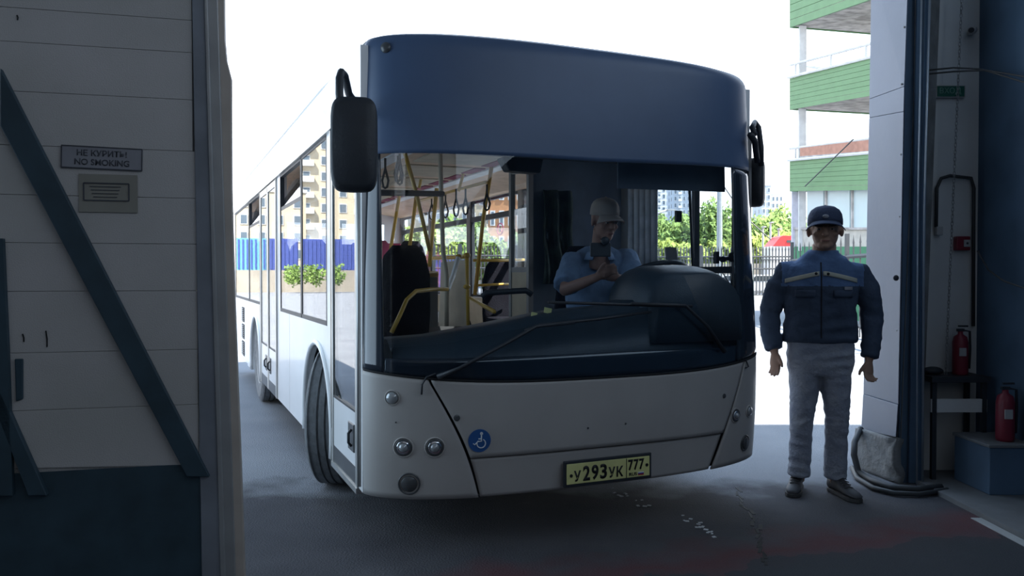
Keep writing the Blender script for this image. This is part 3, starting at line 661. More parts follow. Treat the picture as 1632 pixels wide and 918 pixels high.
# doors (outward swinging leaves)
def door(y0, y1, glz, hinge):
    t = .045; w = MB()
    for a, b in ((y0, y0 + t), (y1 - t, y1)): w.b2((-X - .01, a, .3), (-X + .03, b, 2.28))
    w.b2((-X - .01, y0, 2.22), (-X + .03, y1, 2.28)); 
    d = w.build('door', M['alu'], bus, bevel=.004)
    MB().b2((-X - .004, y0 + t, .40), (-X + .025, y1 - t, glz)).build('door_panel', M['white'], d)
    MB().b2((-X - .006, y0 + t, .3), (-X + .026, y1 - t, .40)).build('kick_plate', M['lensdark'], d)
    MB().b2((-X - .002, y0 + t, glz + .012), (-X + .006, y1 - t, 2.215)).build('door_glass', M['sideglass'], d)
    MB().b2((-X - .008, y0 + t, glz), (-X + .02, y1 - t, glz + .012)).build('door_seal', M['black'], d)
    hy = y0 + t + .1 if hinge else y1 - t - .1
    MB().b2((-X - .012, hy - .07, .47), (-X, hy + .07, .62)).build('handle_recess', M['lensdark'], d, bevel=.004)
    MB().tube([(-X - .014, hy - .03, .5), (-X - .03, hy - .03, .52), (-X - .03, hy - .03, .57), (-X - .014, hy - .03, .59)], .008, 6).build('handle', M['black'], d, smooth=True)
    return d
door(.09, .785, .69, True); door(3.42, 4.05, .71, False); door(4.06, 4.70, .71, True)
MB().b2((-X, 0.0, .3), (-X + .06, .09, 2.31)).build('pillar', M['white'], bus)
MB().tube([(-X - .006, .05, .32), (-X - .006, .05, 2.3)], .012, 8).build('hinge_post', M['alu'], bus, smooth=True)
# small side fittings
def sbox(px, py, w, h, m, name, th=.012):
    # on the door-side plane
    lo, hi = 3.5, 14
    for _ in range(40):
        m_ = (lo + hi) / 2
        if BL(px, py, m_).x > -X: lo = m_
        else: hi = m_
    p = BL(px, py, lo); return MB().b2((-X - th, p.y - w / 2, p.z - h / 2), (-X, p.y + w / 2, p.z + h / 2)).build(name, m, bus, bevel=.003)
sbox(515, 583, .14, .05, M['orange'], 'side_marker', .03); sbox(525, 700, .1, .07, M['orange'], 'reflector'); sbox(462, 632, .1, .07, M['orange'], 'reflector'); sbox(415, 584, .1, .05, M['orange'], 'reflector')
sbox(520, 555, .09, .11, M['lensdark'], 'valve_cover'); sbox(450, 560, .16, .12, M['lensdark'], 'flap_handle'); sbox(461, 590, .14, .2, M['alu'], 'badge_plate', .004); 
for y0 in (0, 1, 2):
    g = MB()
    for i in range(7): g.box((-X - .004, 6.85, .98 - y0 * .22 - i * .025), (.02, .3, .01), Matrix.Rotation(.5, 3, 'Y'))
    bb = MB().b2((-X - .002, 6.68, .81 - y0 * .22), (-X + .001, 7.02, 1.0 - y0 * .22)).build('engine_grille', M['seam'], bus); g.build('grille_slats', M['intgrey'], bb)['kind'] = 'stuff'
MB().b2((-X - .015, .09, .27), (-X + .02, .78, .3)).build('sill', M['alu'], bus)
# underside
MB().b2((-1.08, .1, .265), (1.08, LEN - .1, .3)).build('chassis', M['seam'], bus)
# wheels
def wheel(x, y, steer, outer):
    w = empty('wheel'); w.parent = bus; w.location = (x, y, .475); w.rotation_euler.z = steer; s = outer
    R0 = .475; prof = [(.285, -.13), (.33, -.14), (.42, -.145), (.455, -.13)]
    for k_ in (-.075, -.025, .025, .075): prof += [(.472, k_ - .019), (.472, k_ + .017), (.462, k_ + .019), (.462, k_ + .029)]
    prof = prof[:-1] + [(.472, .11)] if False else prof
    prof += [(.47, .115), (.455, .13), (.42, .145), (.33, .14), (.285, .13)]
    MB().lathe(prof, (0, 0, 0), (s, 0, 0), 48).build('tyre', M['rubber'], w, smooth=False)
    MB().lathe([(.29, -.12), (.29, .12), (.27, .135), (.255, .12), (.2, .06), (.16, .05), (.14, .11), (.06, .12), (.0, .12)], (0, 0, 0), (s, 0, 0), 32).build('rim', M['steel'], w, smooth=True)
    nb = MB()
    for k_ in range(10):
        t = 2 * PI * k_ / 10; nb.lathe([(.012, 0), (.012, .03)], (s * .05, .18 * math.cos(t), .18 * math.sin(t)), (s, 0, 0), 6)
    nb.build('wheel_nuts', M['steel'], w)
wheel(-1.06, 1.4, R(-26), -1); wheel(1.06, 1.4, R(-26), 1); wheel(-1.08, 5.28, 0, -1); wheel(1.08, 5.28, 0, 1)
# mirrors
def mirror(c, w, h, d, rz, arm, nm='mirror'):
    rot = Matrix.Rotation(rz, 3, 'Z'); rings = []
    for k_, (s, y) in enumerate(((.86, -.5), (.97, -.38), (1, 0), (.97, .4), (.9, .5))):
        ring = []
        for i in range(28):
            t = 2 * PI * i / 28; cx = math.copysign(abs(math.cos(t)) ** .42, math.cos(t)); cz = math.copysign(abs(math.sin(t)) ** .36, math.sin(t))
            ring.append(Vector(c) + rot @ Vector((cx * w / 2 * s, y * d, cz * h / 2 * s)))
        rings.append(ring)
    m_ = MB().loft(rings).build('mirror', M['black'], bus, smooth=True)
    MB().box(Vector(c) + rot @ Vector((0, .51 * d, 0)), (w * .8, .01, h * .85), rot).build('mirror_glass', M['chrome'], m_)
    MB().tube(arm, .018, 8).build('mirror_arm', M['black'], m_, smooth=True)
    return m_
dm = 3.55
mirror(BL(564.5, 231, dm), 74 / FPX * dm, 152 / FPX * dm, .1, -BY + R(8), [BL(545, 190, dm), BL(541, 150, dm), BL(541, 125, dm + .02), BL(544, 115, dm + .05), BL(549, 120, dm + .1), BL(556, 150, dm + .25), BL(575, 175, 4.05)])
dm = 5.05
mirror(BL(1203, 291, 5.15), .12, 80 / FPX * dm, .09, -BY - R(28), [BL(1203, 215, 4.95), BL(1199, 203, 4.98), BL(1203, 195, dm), BL(1209, 203, dm), BL(1213, 235, dm), BL(1213, 265, dm)])
MB().tube([BL(1196, 215, 4.85), BL(1203, 225, 4.95), BL(1207, 258, 5.03)], .02, 8).build('mirror_bracket', M['black'], bus, smooth=True)

# ---- interior
def dz(x):  # top line of the dashboard
    pts = [(-1.15, 1.08), (-.9, 1.10), (-.55, 1.16), (-.2, 1.22), (.1, 1.24), (.3, 1.28), (.42, 1.33), (.5, 1.36), (1.15, 1.2)]
    return float(np.interp(x, [p[0] for p in pts], [p[1] for p in pts]))
def dsh(u, v):
    x = -1.12 + 2.24 * u; y0 = F(x, 1.1) + .05; 
    prof = [(0, 1.0), (.02, .94), (.12, 1.0), (.3, 1.0), (.42, .97), (.47, .9), (.48, .5)]
    k_ = v * 6; i = int(min(5, k_)); f = k_ - i; a = prof[i][0] * (1 - f) + prof[i + 1][0] * f; b = prof[i][1] * (1 - f) + prof[i + 1][1] * f
    if i == 0 and f == 0: return (x, y0 - .01, .95)
    return (x, y0 + a, dz(x) * b)
MB().grid(dsh, 40, 12).build('dashboard', M['dash'], bus, smooth=True)
# instrument binnacle: a domed hood in front of the driver
c = BL(1081, 480, 4.75); rings = []
for k_ in range(10):
    t = k_ / 9; y = -.2 + .5 * t; s = math.sin(PI * min(1, .25 + t * .5)) ** .5; 
    rings.append([Vector((c.x + .37 * s * math.copysign(abs(math.cos(a)) ** (.42 if math.cos(a) < 0 else .8), math.cos(a)), c.y + y, 1.10 + (.38 * s) * max(-.2, math.copysign(abs(math.sin(a)) ** .6, math.sin(a))))) for a in np.linspace(0, 2 * PI, 28, endpoint=False)])
MB().loft(rings).build('instrument_hood', M['dash'], bus, smooth=True)
sw = MB(); sc0 = BL(1040, 443, 5.12); nrmS = Vector((0, .45, .9)).normalized(); a1 = Vector((1, 0, 0)); a2 = nrmS.cross(a1)
sw.tube([sc0 + (a1 * math.cos(t) + a2 * math.sin(t)) * .22 for t in np.linspace(0, 2 * PI, 33)], .016, 8, cap=False)
for t in (0.2, PI - .2, PI * 1.5): sw.tube([sc0, sc0 + (a1 * math.cos(t) + a2 * math.sin(t)) * .22], .014, 6)
sw.tube([sc0 + nrmS * .02, sc0 - nrmS * .3], .04, 10)
sw.build('steering_wheel', M['black'], bus, smooth=True)
def bp(*a): return [BL(*q) for q in a]
# sun visor
a, b, c_, d_ = BL(985, 250, 4.62), BL(1155, 254, 5.0), BL(1156, 306, 5.0), BL(985, 300, 4.62)
MB().poly([a, b, c_, d_], (0, .012, 0)).build('sun_visor', M['visor'], bus, bevel=.003)
MB().tube([BL(985, 249, 4.6), BL(1162, 257, 4.97)], .007, 6).build('visor_rod', M['alu'], bus, smooth=True)
# header box above the windscreen (destination display) 
hx = MB()
hx.grid(lambda u, v: (-1.12 + 2.24 * u, max(F(-1.12 + 2.24 * u, 2.2) + .06, -.2) + (.55 if v > .5 else 0) * (1 if v < .9 else 1), (2.35 if v in (0, 1) else 2.13)), 16, 3)
hx.build('display_housing', M['black'], bus, solid=.01)
MB().poly([BL(800, 250, 4.9), BL(812, 272, 4.9), BL(862, 276, 4.95), BL(870, 240, 4.95)], (0, .1, 0)).build('route_box', M['black'], bus, bevel=.01)
# cab partition
MB().b2((.40, 1.5, .36), (1.2, 1.54, 2.36)).build('cab_rear_wall', M['darkwall'], bus)
fr2 = MB(); 
for y_ in (1.46, 1.80): fr2.b2((.36, y_, .36), (.40, y_ + .04, 2.3))
fr2.b2((.365, 1.46, 1.44), (.395, 1.84, 1.48)); fr2.b2((.365, 1.46, 2.22), (.395, 1.84, 2.27))
o = fr2.build('partition_frame', M['intgrey'], bus)
MB().b2((.375, 1.5, 1.48), (.38, 1.8, 2.22)).build('partition_glass', M['clear'], o)
MB().b2((.37, 1.5, .4), (.39, 1.8, 1.44)).build('partition_panel', M['cream'], o)
jk = MB().grid(lambda u, v: (.48 + .26 * u, 1.46 - .03 * math.sin(u * 14 + v * 3) - .02 * math.sin(v * 9), 1.35 + .72 * v), 16, 10)
jk.build('hanging_cloth', mat('camouflage_cloth', (.05, .07, .055), .95, noise=(7, .2), col2=(.02, .03, .03)), bus, smooth=True, solid=.008)
# curtain on the driver's side
def curt(u, v):
    p = BL(1002 + 44 * u, 300 + 122 * v, 5.95 - .3 * u); return p + Vector((0, -.035 * math.sin(u * 30), 0)) + Vector((.02 * math.sin(u * 30 + 1), 0, 0))
MB().grid(curt, 60, 8).build('curtain', M['curtain'], bus, smooth=True, solid=.004)
# poles: (points, radius)
def pole(pts, r, m='yellow', name='grab_pole'): return MB().tube(bp(*pts), r, 10).build(name, M[m], bus, smooth=True)
pole([(701, 215, 5.7), (703, 300, 5.7), (706, 400, 5.7), (712, 440, 5.6), (712, 520, 5.6)], .017, 'cream')
pole([(640, 225, 5.9), (664, 310, 5.95), (685, 400, 6.0)], .016)
pole([(786, 250, 6.9), (770, 350, 6.9), (757, 470, 6.9)], .018)
pole([(744, 255, 7.4), (731, 305, 7.4)], .015); pole([(696, 300, 7.6), (684, 425, 7.6)], .02); pole([(664, 310, 8.4), (652, 400, 8.4)], .02); pole([(640, 290, 9), (622, 400, 9)], .02); pole([(676, 260, 7.8), (668, 300, 7.8)], .015)
pole([(662, 322, 8.6), (720, 305, 7.6), (775, 290, 6.8)], .014); pole([(612, 300, 8), (680, 262, 7), (705, 250, 6.5)], .014, 'cream')
MB().tube(bp((604, 307, 5.1), (706, 309, 5.55)), .02, 8).build('door_gear_bar', M['black'], bus)
pole([(744, 405, 6.0), (745, 460, 6.0), (746, 520, 6.0)], .014)
pole([(713, 461, 5.5), (690, 461, 5.35), (663, 464, 5.2), (648, 478, 5.1), (636, 505, 5.0), (624, 530, 4.95)], .014)
pole([(750, 475, 5.6), (770, 487, 5.3), (788, 497, 5.1)], .013); pole([(755, 415, 7.2), (800, 415, 7.4), (835, 414, 7.6)], .014)
pole([(757, 455, 7.2), (800, 453, 7.4), (835, 452, 7.6)], .012); pole([(685, 412, 9.0), (745, 409, 8.4)], .02, 'yellow')
for q in ((744, 407, 6.0), (731, 409, 6.2), (744, 457, 6.0)): MB().ell(BL(*q), (.028, .028, .02)).build('pole_clamp', M['yellow'], bus, smooth=True)
MB().tube(bp((730, 412, 6.1), (722, 440, 5.9), (713, 462, 5.6)), .02, 8).build('slanted_post', M['sticker'], bus)
MB().poly(bp((704, 418, 6.9), (744, 414, 6.5), (744, 520, 6.5), (700, 520, 6.9)), (0, .02, 0)).build('screen_panel', M['cream'], bus)
MB().tube(bp((768, 474, 5.0), (775, 467, 5.0), (800, 465, 5.05), (838, 463, 5.1), (848, 470, 5.1)), .02, 8).build('dash_handle', M['black'], bus, smooth=True)
MB().poly(bp((610, 432, 6.4), (698, 434, 6.6), (698, 520, 6.6), (610, 520, 6.4)), (0, .03, 0)).build('modesty_panel', M['intgrey'], bus)
MB().tube(bp((610, 437, 6.3), (697, 437, 6.5)), .025, 8).build('grab_rail', M['yellow'], bus, smooth=True)
def strap(px, y0, y1, d):
    w = 5.0 if d < 7 else 4.2; h = y1 - y0
    return MB().tube(bp((px, y0, d), (px, y0 + h * .35, d), (px - w, y0 + h * .75, d), (px - w * .6, y1 - 2, d), (px, y1, d), (px + w * .6, y1 - 2, d), (px + w, y0 + h * .75, d), (px, y0 + h * .35, d)), .009, 6).build('hand_strap', M['strap'], bus, smooth=True)
for a in ((637, 236, 294, 6.0), (634, 236, 290, 6.2), (614, 252, 300, 6.1), (727, 301, 345, 7.4), (742, 301, 342, 7.2), (776, 294, 335, 6.8), (710, 306, 347, 7.8), (688, 312, 350, 8.2)): strap(*a)
def seat(x, y, z, rz, m, hi=.7):
    s = empty('passenger_seat'); s.parent = bus; s.location = (x, y, z); s.rotation_euler.z = rz
    rings = []
    for k_, (zz, w) in enumerate(((.3, .21), (.5, .22), (.8, .21), (hi + .25, .17), (hi + .33, .1))):
        rings.append([(w * math.copysign(abs(math.cos(t)) ** .5, math.cos(t)), .2 + .05 * math.sin(t) + zz * .08, zz) for t in np.linspace(0, 2 * PI, 16, endpoint=False)])
    MB().loft(rings).build('backrest', M[m], s, smooth=True)
    MB().box((0, 0, .42), (.42, .42, .1)).build('cushion', M[m], s, bevel=.03)
    MB().tube([(0, .1, 0), (0, .1, .4)], .04, 8).build('pedestal', M['intgrey'], s)
q_ = BL(818, 440, 7.5)
for x, y, z, rz, m in ((q_.x, q_.y, .55, 0, 'seat'), (-.9, 2.3, .62, PI, 'seat'), (-.45, 2.3, .62, PI, 'seat'), (-.9, 6.2, .85, 0, 'seat'), (-.4, 6.2, .85, 0, 'seat'), (.45, 6.2, .85, 0, 'seatred'), (.9, 6.2, .85, 0, 'seat'), (-.9, 7.1, .85, 0, 'seat'), (.9, 7.1, .85, 0, 'seatred'), (-.4, 7.1, .85, 0, 'seat'), (.4, 7.1, .85, 0, 'seat')): seat(x, y, z, rz, m)
# driver's seat
dsx = BL(950, 430, 5.5)
MB().loft([[(dsx.x + w * math.copysign(abs(math.cos(t)) ** .5, math.cos(t)), dsx.y + .12 + .06 * math.sin(t), z) for t in np.linspace(0, 2 * PI, 16, endpoint=False)] for z, w in ((.8, .24), (1.2, .26), (1.5, .22), (1.62, .14))]).box((dsx.x, dsx.y - .12, .85), (.48, .48, .12)).tube([(dsx.x, dsx.y - .1, .36), (dsx.x, dsx.y - .1, .85)], .08, 10).build('driver_seat', M['seat'], bus, smooth=True)
# prohibition sticker on the far window
ps = Vector((X - .02, 0, 0)); 
def far(px, py, x=X - .02):
    lo, hi = 4, 16
    for _ in range(40):
        m_ = (lo + hi) / 2
        if BL(px, py, m_).x > x: lo = m_
        else: hi = m_
    return BL(px, py, lo)
pc2 = far(797, 365); o = MB().tube([pc2 + Vector((0, math.cos(t) * .16, math.sin(t) * .115)) for t in np.linspace(0, 2 * PI, 25)], .011, 6, cap=False).tube([pc2 + Vector((0, .11, .08)), pc2 + Vector((0, -.11, -.08))], .01, 6).build('prohibition_sticker', M['seatred'], bus)
MB().ell(pc2 + Vector((0, 0, .04)), (.008, .03, .022)).box(pc2 + Vector((0, 0, -.02)), (.01, .05, .07)).build('sticker_figure', M['ink'], o)
for px, py, w, h in ((851, 503, .035, .035), (873, 495, .045, .03)):
    p = BL(px, py, 4.35); MB().box(p, (w, .004, h), Matrix.Rotation(.2, 3, 'Y')).build('windscreen_decal', M['plate'], bus)
# papers, cloth by the driver's window; phone holder on the glass
p = BL(1070, 406, 5.3); tag(MB().box(BO + RB @ p, (.085, .012, .1), RB @ Matrix.Rotation(-.2, 3, 'X')).build('cardboard_card', M['intgrey']), 'small grey card standing on the dashboard by the driver window', 'card')
nvl = PX(957, 398, 4.62); nav = empty('dashboard_device', nvl, BY * .3); tag(nav, 'black rectangular device with a round suction mount held in front of the driver chest', 'device')
MB().box((0, 0, 0), (.12, .02, .082)).build('case', M['black'], nav, bevel=.006)
MB().lathe([(.026, 0), (.024, .015), (.01, .022)], (.024, -.012, .05), (0, -1, 0), 20).tube([(.024, 0, .03), (.024, -.02, .05)], .01, 8).build('suction_mount', M['black'], nav, smooth=True)
cf = empty('camera_unit', PX(1152, 412, 5.0), BY); tag(cf, 'small black camera with round housings clipped by the driver window, wires dangling', 'camera')
MB().tube([(-.05, 0, 0), (.09, 0, 0)], .012, 8).build('bar', M['black'], cf, smooth=True)
MB().ell((.075, 0, .01), (.03, .025, .034)).build('housing', M['black'], cf, smooth=True); MB().ell((.0, 0, -.005), (.024, .02, .02)).build('housing', M['black'], cf, smooth=True)
MB().box((-.05, 0, .005), (.022, .03, .075)).build('bracket', M['black'], cf)
MB().tube([(0, 0, -.02), (-.01, 0, -.08), (.03, 0, -.13), (.09, 0, -.19)], .003, 5).tube([(.05, 0, 0), (.06, 0, -.1), (.07, .0, -.2)], .003, 5).build('wire', M['black'], cf)
MB().box(BL(1081, 345, 5.35), (.045, .02, .075), None).build('visor_clip_box', M['black'], bus)
pole([(1099, 300, 5.3), (1104, 425, 5.3)], .009, 'black', 'thin_rod')

# ------------------------------------------------------------------ people
def tubes_body(parts, ells=(), vox=.012, smooth=5):
    mb = MB()
    for pts, rs, ry in parts: mb.tube(pts, rs, 16, ry=ry)
    for c, r, rot in ells: mb.ell(c, r, rot, 18, 12)
    return mb
def cap_loft(mb, rings): mb.loft(rings)
def ering(c, rx, ry, n=24, tilt=0, p=1.0):
    return [Vector((c[0] + rx * math.copysign(abs(math.cos(t)) ** p, math.cos(t)), c[1] + ry * math.copysign(abs(math.sin(t)) ** p, math.sin(t)), c[2] + tilt * math.sin(t))) for t in np.linspace(0, 2 * PI, n, endpoint=False)]
def head_mb(mb, T, s=1.0):
    """head with chin at z~0, crown at z~.235, face to -y; T maps local to target"""
    def E(c, r, rot=None):
        m = MB().ell(c, r, rot, 20, 14); mb.add([T @ (Vector(v) * s) for v in m.v], m.f)
    E((0, .02, .14), (.077, .096, .098)); E((0, -.02, .085), (.064, .07, .085)); E((0, -.045, .03), (.04, .045, .034)); E((0, -.02, .045), (.055, .055, .045))
    E((0, -.093, .105), (.013, .02, .03), Matrix.Rotation(-.25, 3, 'X')); E((0, -.103, .088), (.018, .016, .012))
    for sx in (-1, 1):
        E((sx * .03, -.075, .135), (.026, .018, .009)); E((sx * .042, -.062, .088), (.02, .02, .018))
        E((sx * .08, .012, .105), (.011, .02, .034), Matrix.Rotation(sx * .25, 3, 'Z')); E((sx * .032, -.078, .115), (.012, .01, .008))
    E((0, -.085, .055), (.024, .013, .007)); E((0, -.083, .046), (.021, .013, .008)); E((0, -.078, .018), (.02, .018, .014))
def head_bits(T, s, par, inv, browm='brow'):
    def E(c, r, name, m, rot=None):
        k = MB().ell(c, r, rot, 12, 8); o = MB().add([inv @ (T @ (Vector(v) * s)) for v in k.v], k.f).build(name, M[m], par, smooth=True); return o
    for sx in (-1, 1):
        E((sx * .031, -.081, .117), (.0125, .009, .0065), 'eye', 'eyew'); E((sx * .031, -.0885, .117), (.005, .004, .005), 'iris', 'eyed')
        E((sx * .032, -.0905, .135), (.021, .006, .0045), 'eyebrow', browm, Matrix.Rotation(-sx * .1, 3, 'Y'))
    E((0, -.0965, .0505), (.021, .004, .005), 'lips', 'lip')
def hand(mb, wrist, d, thumbdir, curl=.5, s=1.0, side=None):
    d = Vector(d).normalized(); th = Vector(thumbdir).normalized(); n = d.cross(th).normalized(); th = n.cross(d).normalized()
    W = Vector(wrist)
    mb.tube([W - d * .05, W, W + d * .03 * s, W + d * .07 * s, W + d * .09 * s], [.026, .026, .036, .041, .036], 14, ry=[.022, .019, .017, .016, .013]) if False else None
    rings = []
    for t, w, h in ((-.03, .027, .021), (0, .026, .02), (.03, .036, .018), (.06, .041, .016), (.09, .038, .013)):
        rings.append([W + d * t * s + th * w * s * math.cos(a) + n * h * s * math.sin(a) for a in np.linspace(0, 2 * PI, 16, endpoint=False)])
    mb.loft(rings)
    for i, (o, L) in enumerate(((.028, .072), (.0095, .082), (-.0095, .076), (-.027, .06))):
        b = W + d * .078 * s + th * o * s; c = curl * (1 + .12 * i); q = b; pts = [b - d * .02, b]; ang = 0
        for seg in (.42, .33, .25):
            ang += c * .6; dir_ = (d * math.cos(ang) + n * math.sin(ang) + th * o * 1.5).normalized(); q = q + dir_ * L * seg * s; pts.append(q)
        mb.tube(pts, [.0095 * s, .0098 * s, .0092 * s, .0085 * s, .007 * s], 8)
    b = W + d * .02 * s + th * .026 * s; dt = (d * .8 + th * .55 + n * .25).normalized()
    mb.tube([b - dt * .01, b + dt * .03 * s, b + dt * .055 * s + d * .002, b + dt * .06 * s + d * .022 * s], [.015 * s, .0125 * s, .0105 * s, .0085 * s], 8)

from mathutils import noise as NZ
def wrinkle(me, amp, sc, stretch=(1, 1, 1), amp2=.002):
    for v in me.vertices:
        p = v.co; q = Vector((p.x * stretch[0], p.y * stretch[1], p.z * stretch[2])) * sc
        w = NZ.noise(q + NZ.noise_vector(q * .6) * .6)
        v.co = p + v.normal * (amp * (1 - 2.2 * abs(w)) + amp2 * NZ.noise(p * 60))
# --- standing man
mx, my = 2.015, 5.19
man = empty('person', (mx, my, 0), R(-13)); tag(man, 'man in navy work jacket, jeans and dark cap standing beside the bus', 'person')
def mpt(px, py, dy=0): 
    return Vector(((px - 1308) / 244.5 * (1 + dy / my), dy, CAMH - (py - 438) / 244.5 * (1 + dy / my)))
zH = mpt(1312, 392).z
TH = Matrix.Translation(Vector((.018, -.03, 1.585))) @ Matrix.Rotation(R(-7), 4, 'Z') @ Matrix.Rotation(R(2), 4, 'X') @ Matrix.Diagonal((1.13, 1.04, 1, 1))
hs = 1.1
bm_ = MB(); head_mb(bm_, TH, hs)
bm_.tube([(.015, .0, 1.42), (.015, -.005, 1.52), (.018, .0, 1.62)], [.08, .075, .074], 16)
armL = [Vector((-.19, .01, 1.475)), Vector((-.27, .015, 1.33)), Vector((-.315, .03, 1.17)), Vector((-.315, -.01, 1.04)), Vector((-.293, -.05, .915))]
armR = [Vector((.205, .01, 1.465)), Vector((.285, .015, 1.32)), Vector((.315, .03, 1.15)), Vector((.312, .0, 1.02)), Vector((.285, -.04, .875))]
for a in (armL, armR): bm_.tube(a, [.05, .045, .04, .034, .027], 12)
bm_.loft([ering((0, 0, z), w, d_) for z, w, d_ in ((.8, .15, .1), (.95, .16, .11), (1.15, .15, .1), (1.35, .18, .1), (1.46, .13, .08))])
legL = [Vector((-.095, 0, .85)), Vector((-.105, -.01, .62)), Vector((-.118, -.02, .48)), Vector((-.122, .01, .25)), Vector((-.128, .02, .06))]
legR = [Vector((.085, 0, .85)), Vector((.095, -.01, .62)), Vector((.1, -.02, .48)), Vector((.098, .0, .25)), Vector((.093, -.01, .06))]
for a in (legL, legR): bm_.tube(a, [.08, .07, .05, .048, .036], 12)
hand(bm_, armL[-1] + Vector((.002, -.005, -.012)), (.05, -.12, -1), (.75, -.6, 0), .45, 1.0)
hand(bm_, armR[-1] + Vector((-.002, -.005, -.012)), (-.05, -.15, -1), (-.8, -.55, 0), -.75, 1.0)
body = bm_.build('body', M['skin'], man); remesh(body, .0055, 3)
head_bits(TH, hs, man, Matrix.Identity(4))
# jacket
j = MB()
tor = [(.985, .222, .145, -.005), (1.0, .232, .155, -.005), (1.08, .225, .15, 0), (1.2, .215, .145, 0), (1.32, .225, .145, 0), (1.42, .238, .135, .002), (1.46, .225, .122, .003), (1.495, .185, .112, .004), (1.53, .14, .1, .008), (1.56, .1, .09, .012), (1.575, .086, .084, .014)]
j.loft([ering((cx - .005, .005, z), w, d_, 28, 0, .85) for z, w, d_, cx in tor])
for a, sg in ((armL, -1), (armR, 1)):
    pts = [a[0] + Vector((-sg * .03, 0, -.02)), a[0] + Vector((sg * .008, 0, -.03)), a[1], a[2], a[3], a[4] + Vector((0, 0, .02))]
    j.tube(pts, [.05, .07, .066, .06, .056, .05], 18, ry=[.066, .08, .074, .066, .06, .052])
jk = j.build('jacket', [M['navy'], M['navy2']], man); me = remesh(jk, .009, 7)
wrinkle(me, .009, 6.5, (1, 1, 1.7))
for p in me.polygons:
    c = p.center
    if 1.35 < c.z and abs(c.x) < .25: p.material_index = 1
bv = BVHTree.FromPolygons([v.co[:] for v in me.vertices], [p.vertices[:] for p in me.polygons])
def proj(x, z, off, back=-1):
    h = bv.ray_cast(Vector((x, back, z)), Vector((0, 1, 0)))[0]
    return (h if h is not None else Vector((x, -.1, z))) + Vector((0, -off, 0))
for x0, x1 in ((-.232, -.03), (-.008, .205)):
    def sf(u, v):
        x = x0 + (x1 - x0) * u; zc = 1.428 - .30 * (max(0, abs(x + .01) - .02)) ** 1.15
        return proj(x, zc + (v - .5) * .028, .004)
    MB().grid(sf, 30, 3).build('chest_stripe', M['stripe'], man, smooth=True, solid=.003)
for x, z in ((-.05, 1.428), (.022, 1.426)): MB().lathe([(.009, 0), (.009, .004), (.004, .006)], proj(x, z, .006), (0, -1, 0), 12).build('button', M['ink'], man)
MB().tube([proj(-.018, z, .002) for z in np.linspace(1.50, 1.02, 24)], .004, 5).build('zip', M['ink'], man)
for sx in (-1, 1):      # pocket flaps
    def pf(u, v): return proj(sx * .115 + (u - .5) * .12, 1.30 + (v - .5) * .045, .006)
    MB().grid(pf, 10, 3).build('pocket_flap', M['navy'], man, smooth=True, solid=.004)
MB().grid(lambda u, v: proj(.12 + u * .05, 1.325 + v * .02, .012), 4, 2).build('chest_emblem', M['sign'], man, solid=.002)
col = MB()
col.grid(lambda u, v: (.012 + (.094 - .004 * v) * math.sin((u - .5) * 5.0), .012 + (.092 - .004 * v) * math.cos((u - .5) * 5.0), 1.54 + .055 * v - .028 * abs(u - .5) * 2 * v), 28, 4)
col.build('collar', M['navy2'], man, smooth=True, solid=.012)
MB().loft([ering((.015, -.0, z), w, w * 1.0, 20) for z, w in ((1.46, .1), (1.54, .086), (1.562, .079))]).build('undershirt', M['tee'], man, smooth=True)
# trousers
t = MB()
t.loft([ering((-.004, .005, z), w, d_, 26, 0, .8) for z, w, d_ in ((.77, .185, .12), (.85, .205, .135), (.95, .205, .14), (1.03, .2, .135))])
for a, sg in ((legL, -1), (legR, 1)):
    xs = [a[0].x * 1.02, a[0].x * 1.0, a[1].x, a[2].x, a[3].x, a[4].x]
    t.tube([Vector((xs[0], .005, .93)), Vector((xs[1], .0, .8)), Vector((xs[2], -.01, .62)), Vector((xs[3], -.015, .48)), Vector((xs[4], .005, .28)), Vector((xs[5], .01, .10))], [.1, .1, .083, .069, .066, .068], 20, ry=[.115, .115, .092, .078, .073, .076])
tr_ = t.build('jeans', M['jeans'], man); me = remesh(tr_, .009, 5)
wrinkle(me, .008, 7, (1, 1, 1.9))
# shoes
def shoe(x, y, rz, lab=None):
    rt = Matrix.Translation(Vector((x, y, 0))) @ Matrix.Rotation(rz, 4, 'Z'); m = MB(); rings = []
    for yy, w, h in ((.1, .03, .07), (.09, .036, .11), (.05, .041, .125), (0, .041, .115), (-.05, .043, .085), (-.1, .047, .068), (-.15, .047, .058), (-.185, .036, .046), (-.2, .018, .034)):
        rings.append([rt @ Vector((w * math.cos(a), yy, .022 + (h - .02) / 2 + (h - .02) / 2 * math.sin(a) * (1 if math.sin(a) > 0 else 1))) for a in np.linspace(0, 2 * PI, 18, endpoint=False)])
    m.loft(rings); o = m.build('shoe', M['shoe'], man, smooth=True)
    so = MB(); out = [(.028, .105), (.036, .08), (.038, 0), (.042, -.06), (.05, -.12), (.048, -.165), (.03, -.197), (0, -.208)]
    pts = [rt @ Vector((a, b, .002)) for a, b in out] + [rt @ Vector((-a, b, .002)) for a, b in out[::-1][1:]]
    so.poly(pts, (0, 0, .024)); so.build('sole', M['sole'], o, bevel=.004)
    lc = MB()
    for k_ in range(4): lc.tube([rt @ Vector((-.028, -.03 - .022 * k_, .105 - .012 * k_)), rt @ Vector((0, -.035 - .022 * k_, .116 - .013 * k_)), rt @ Vector((.028, -.03 - .022 * k_, .105 - .012 * k_))], .0035, 5)
    lc.build('laces', M['sole'], o)
shoe(-.145, .0, R(-14)); shoe(.115, -.045, R(24))
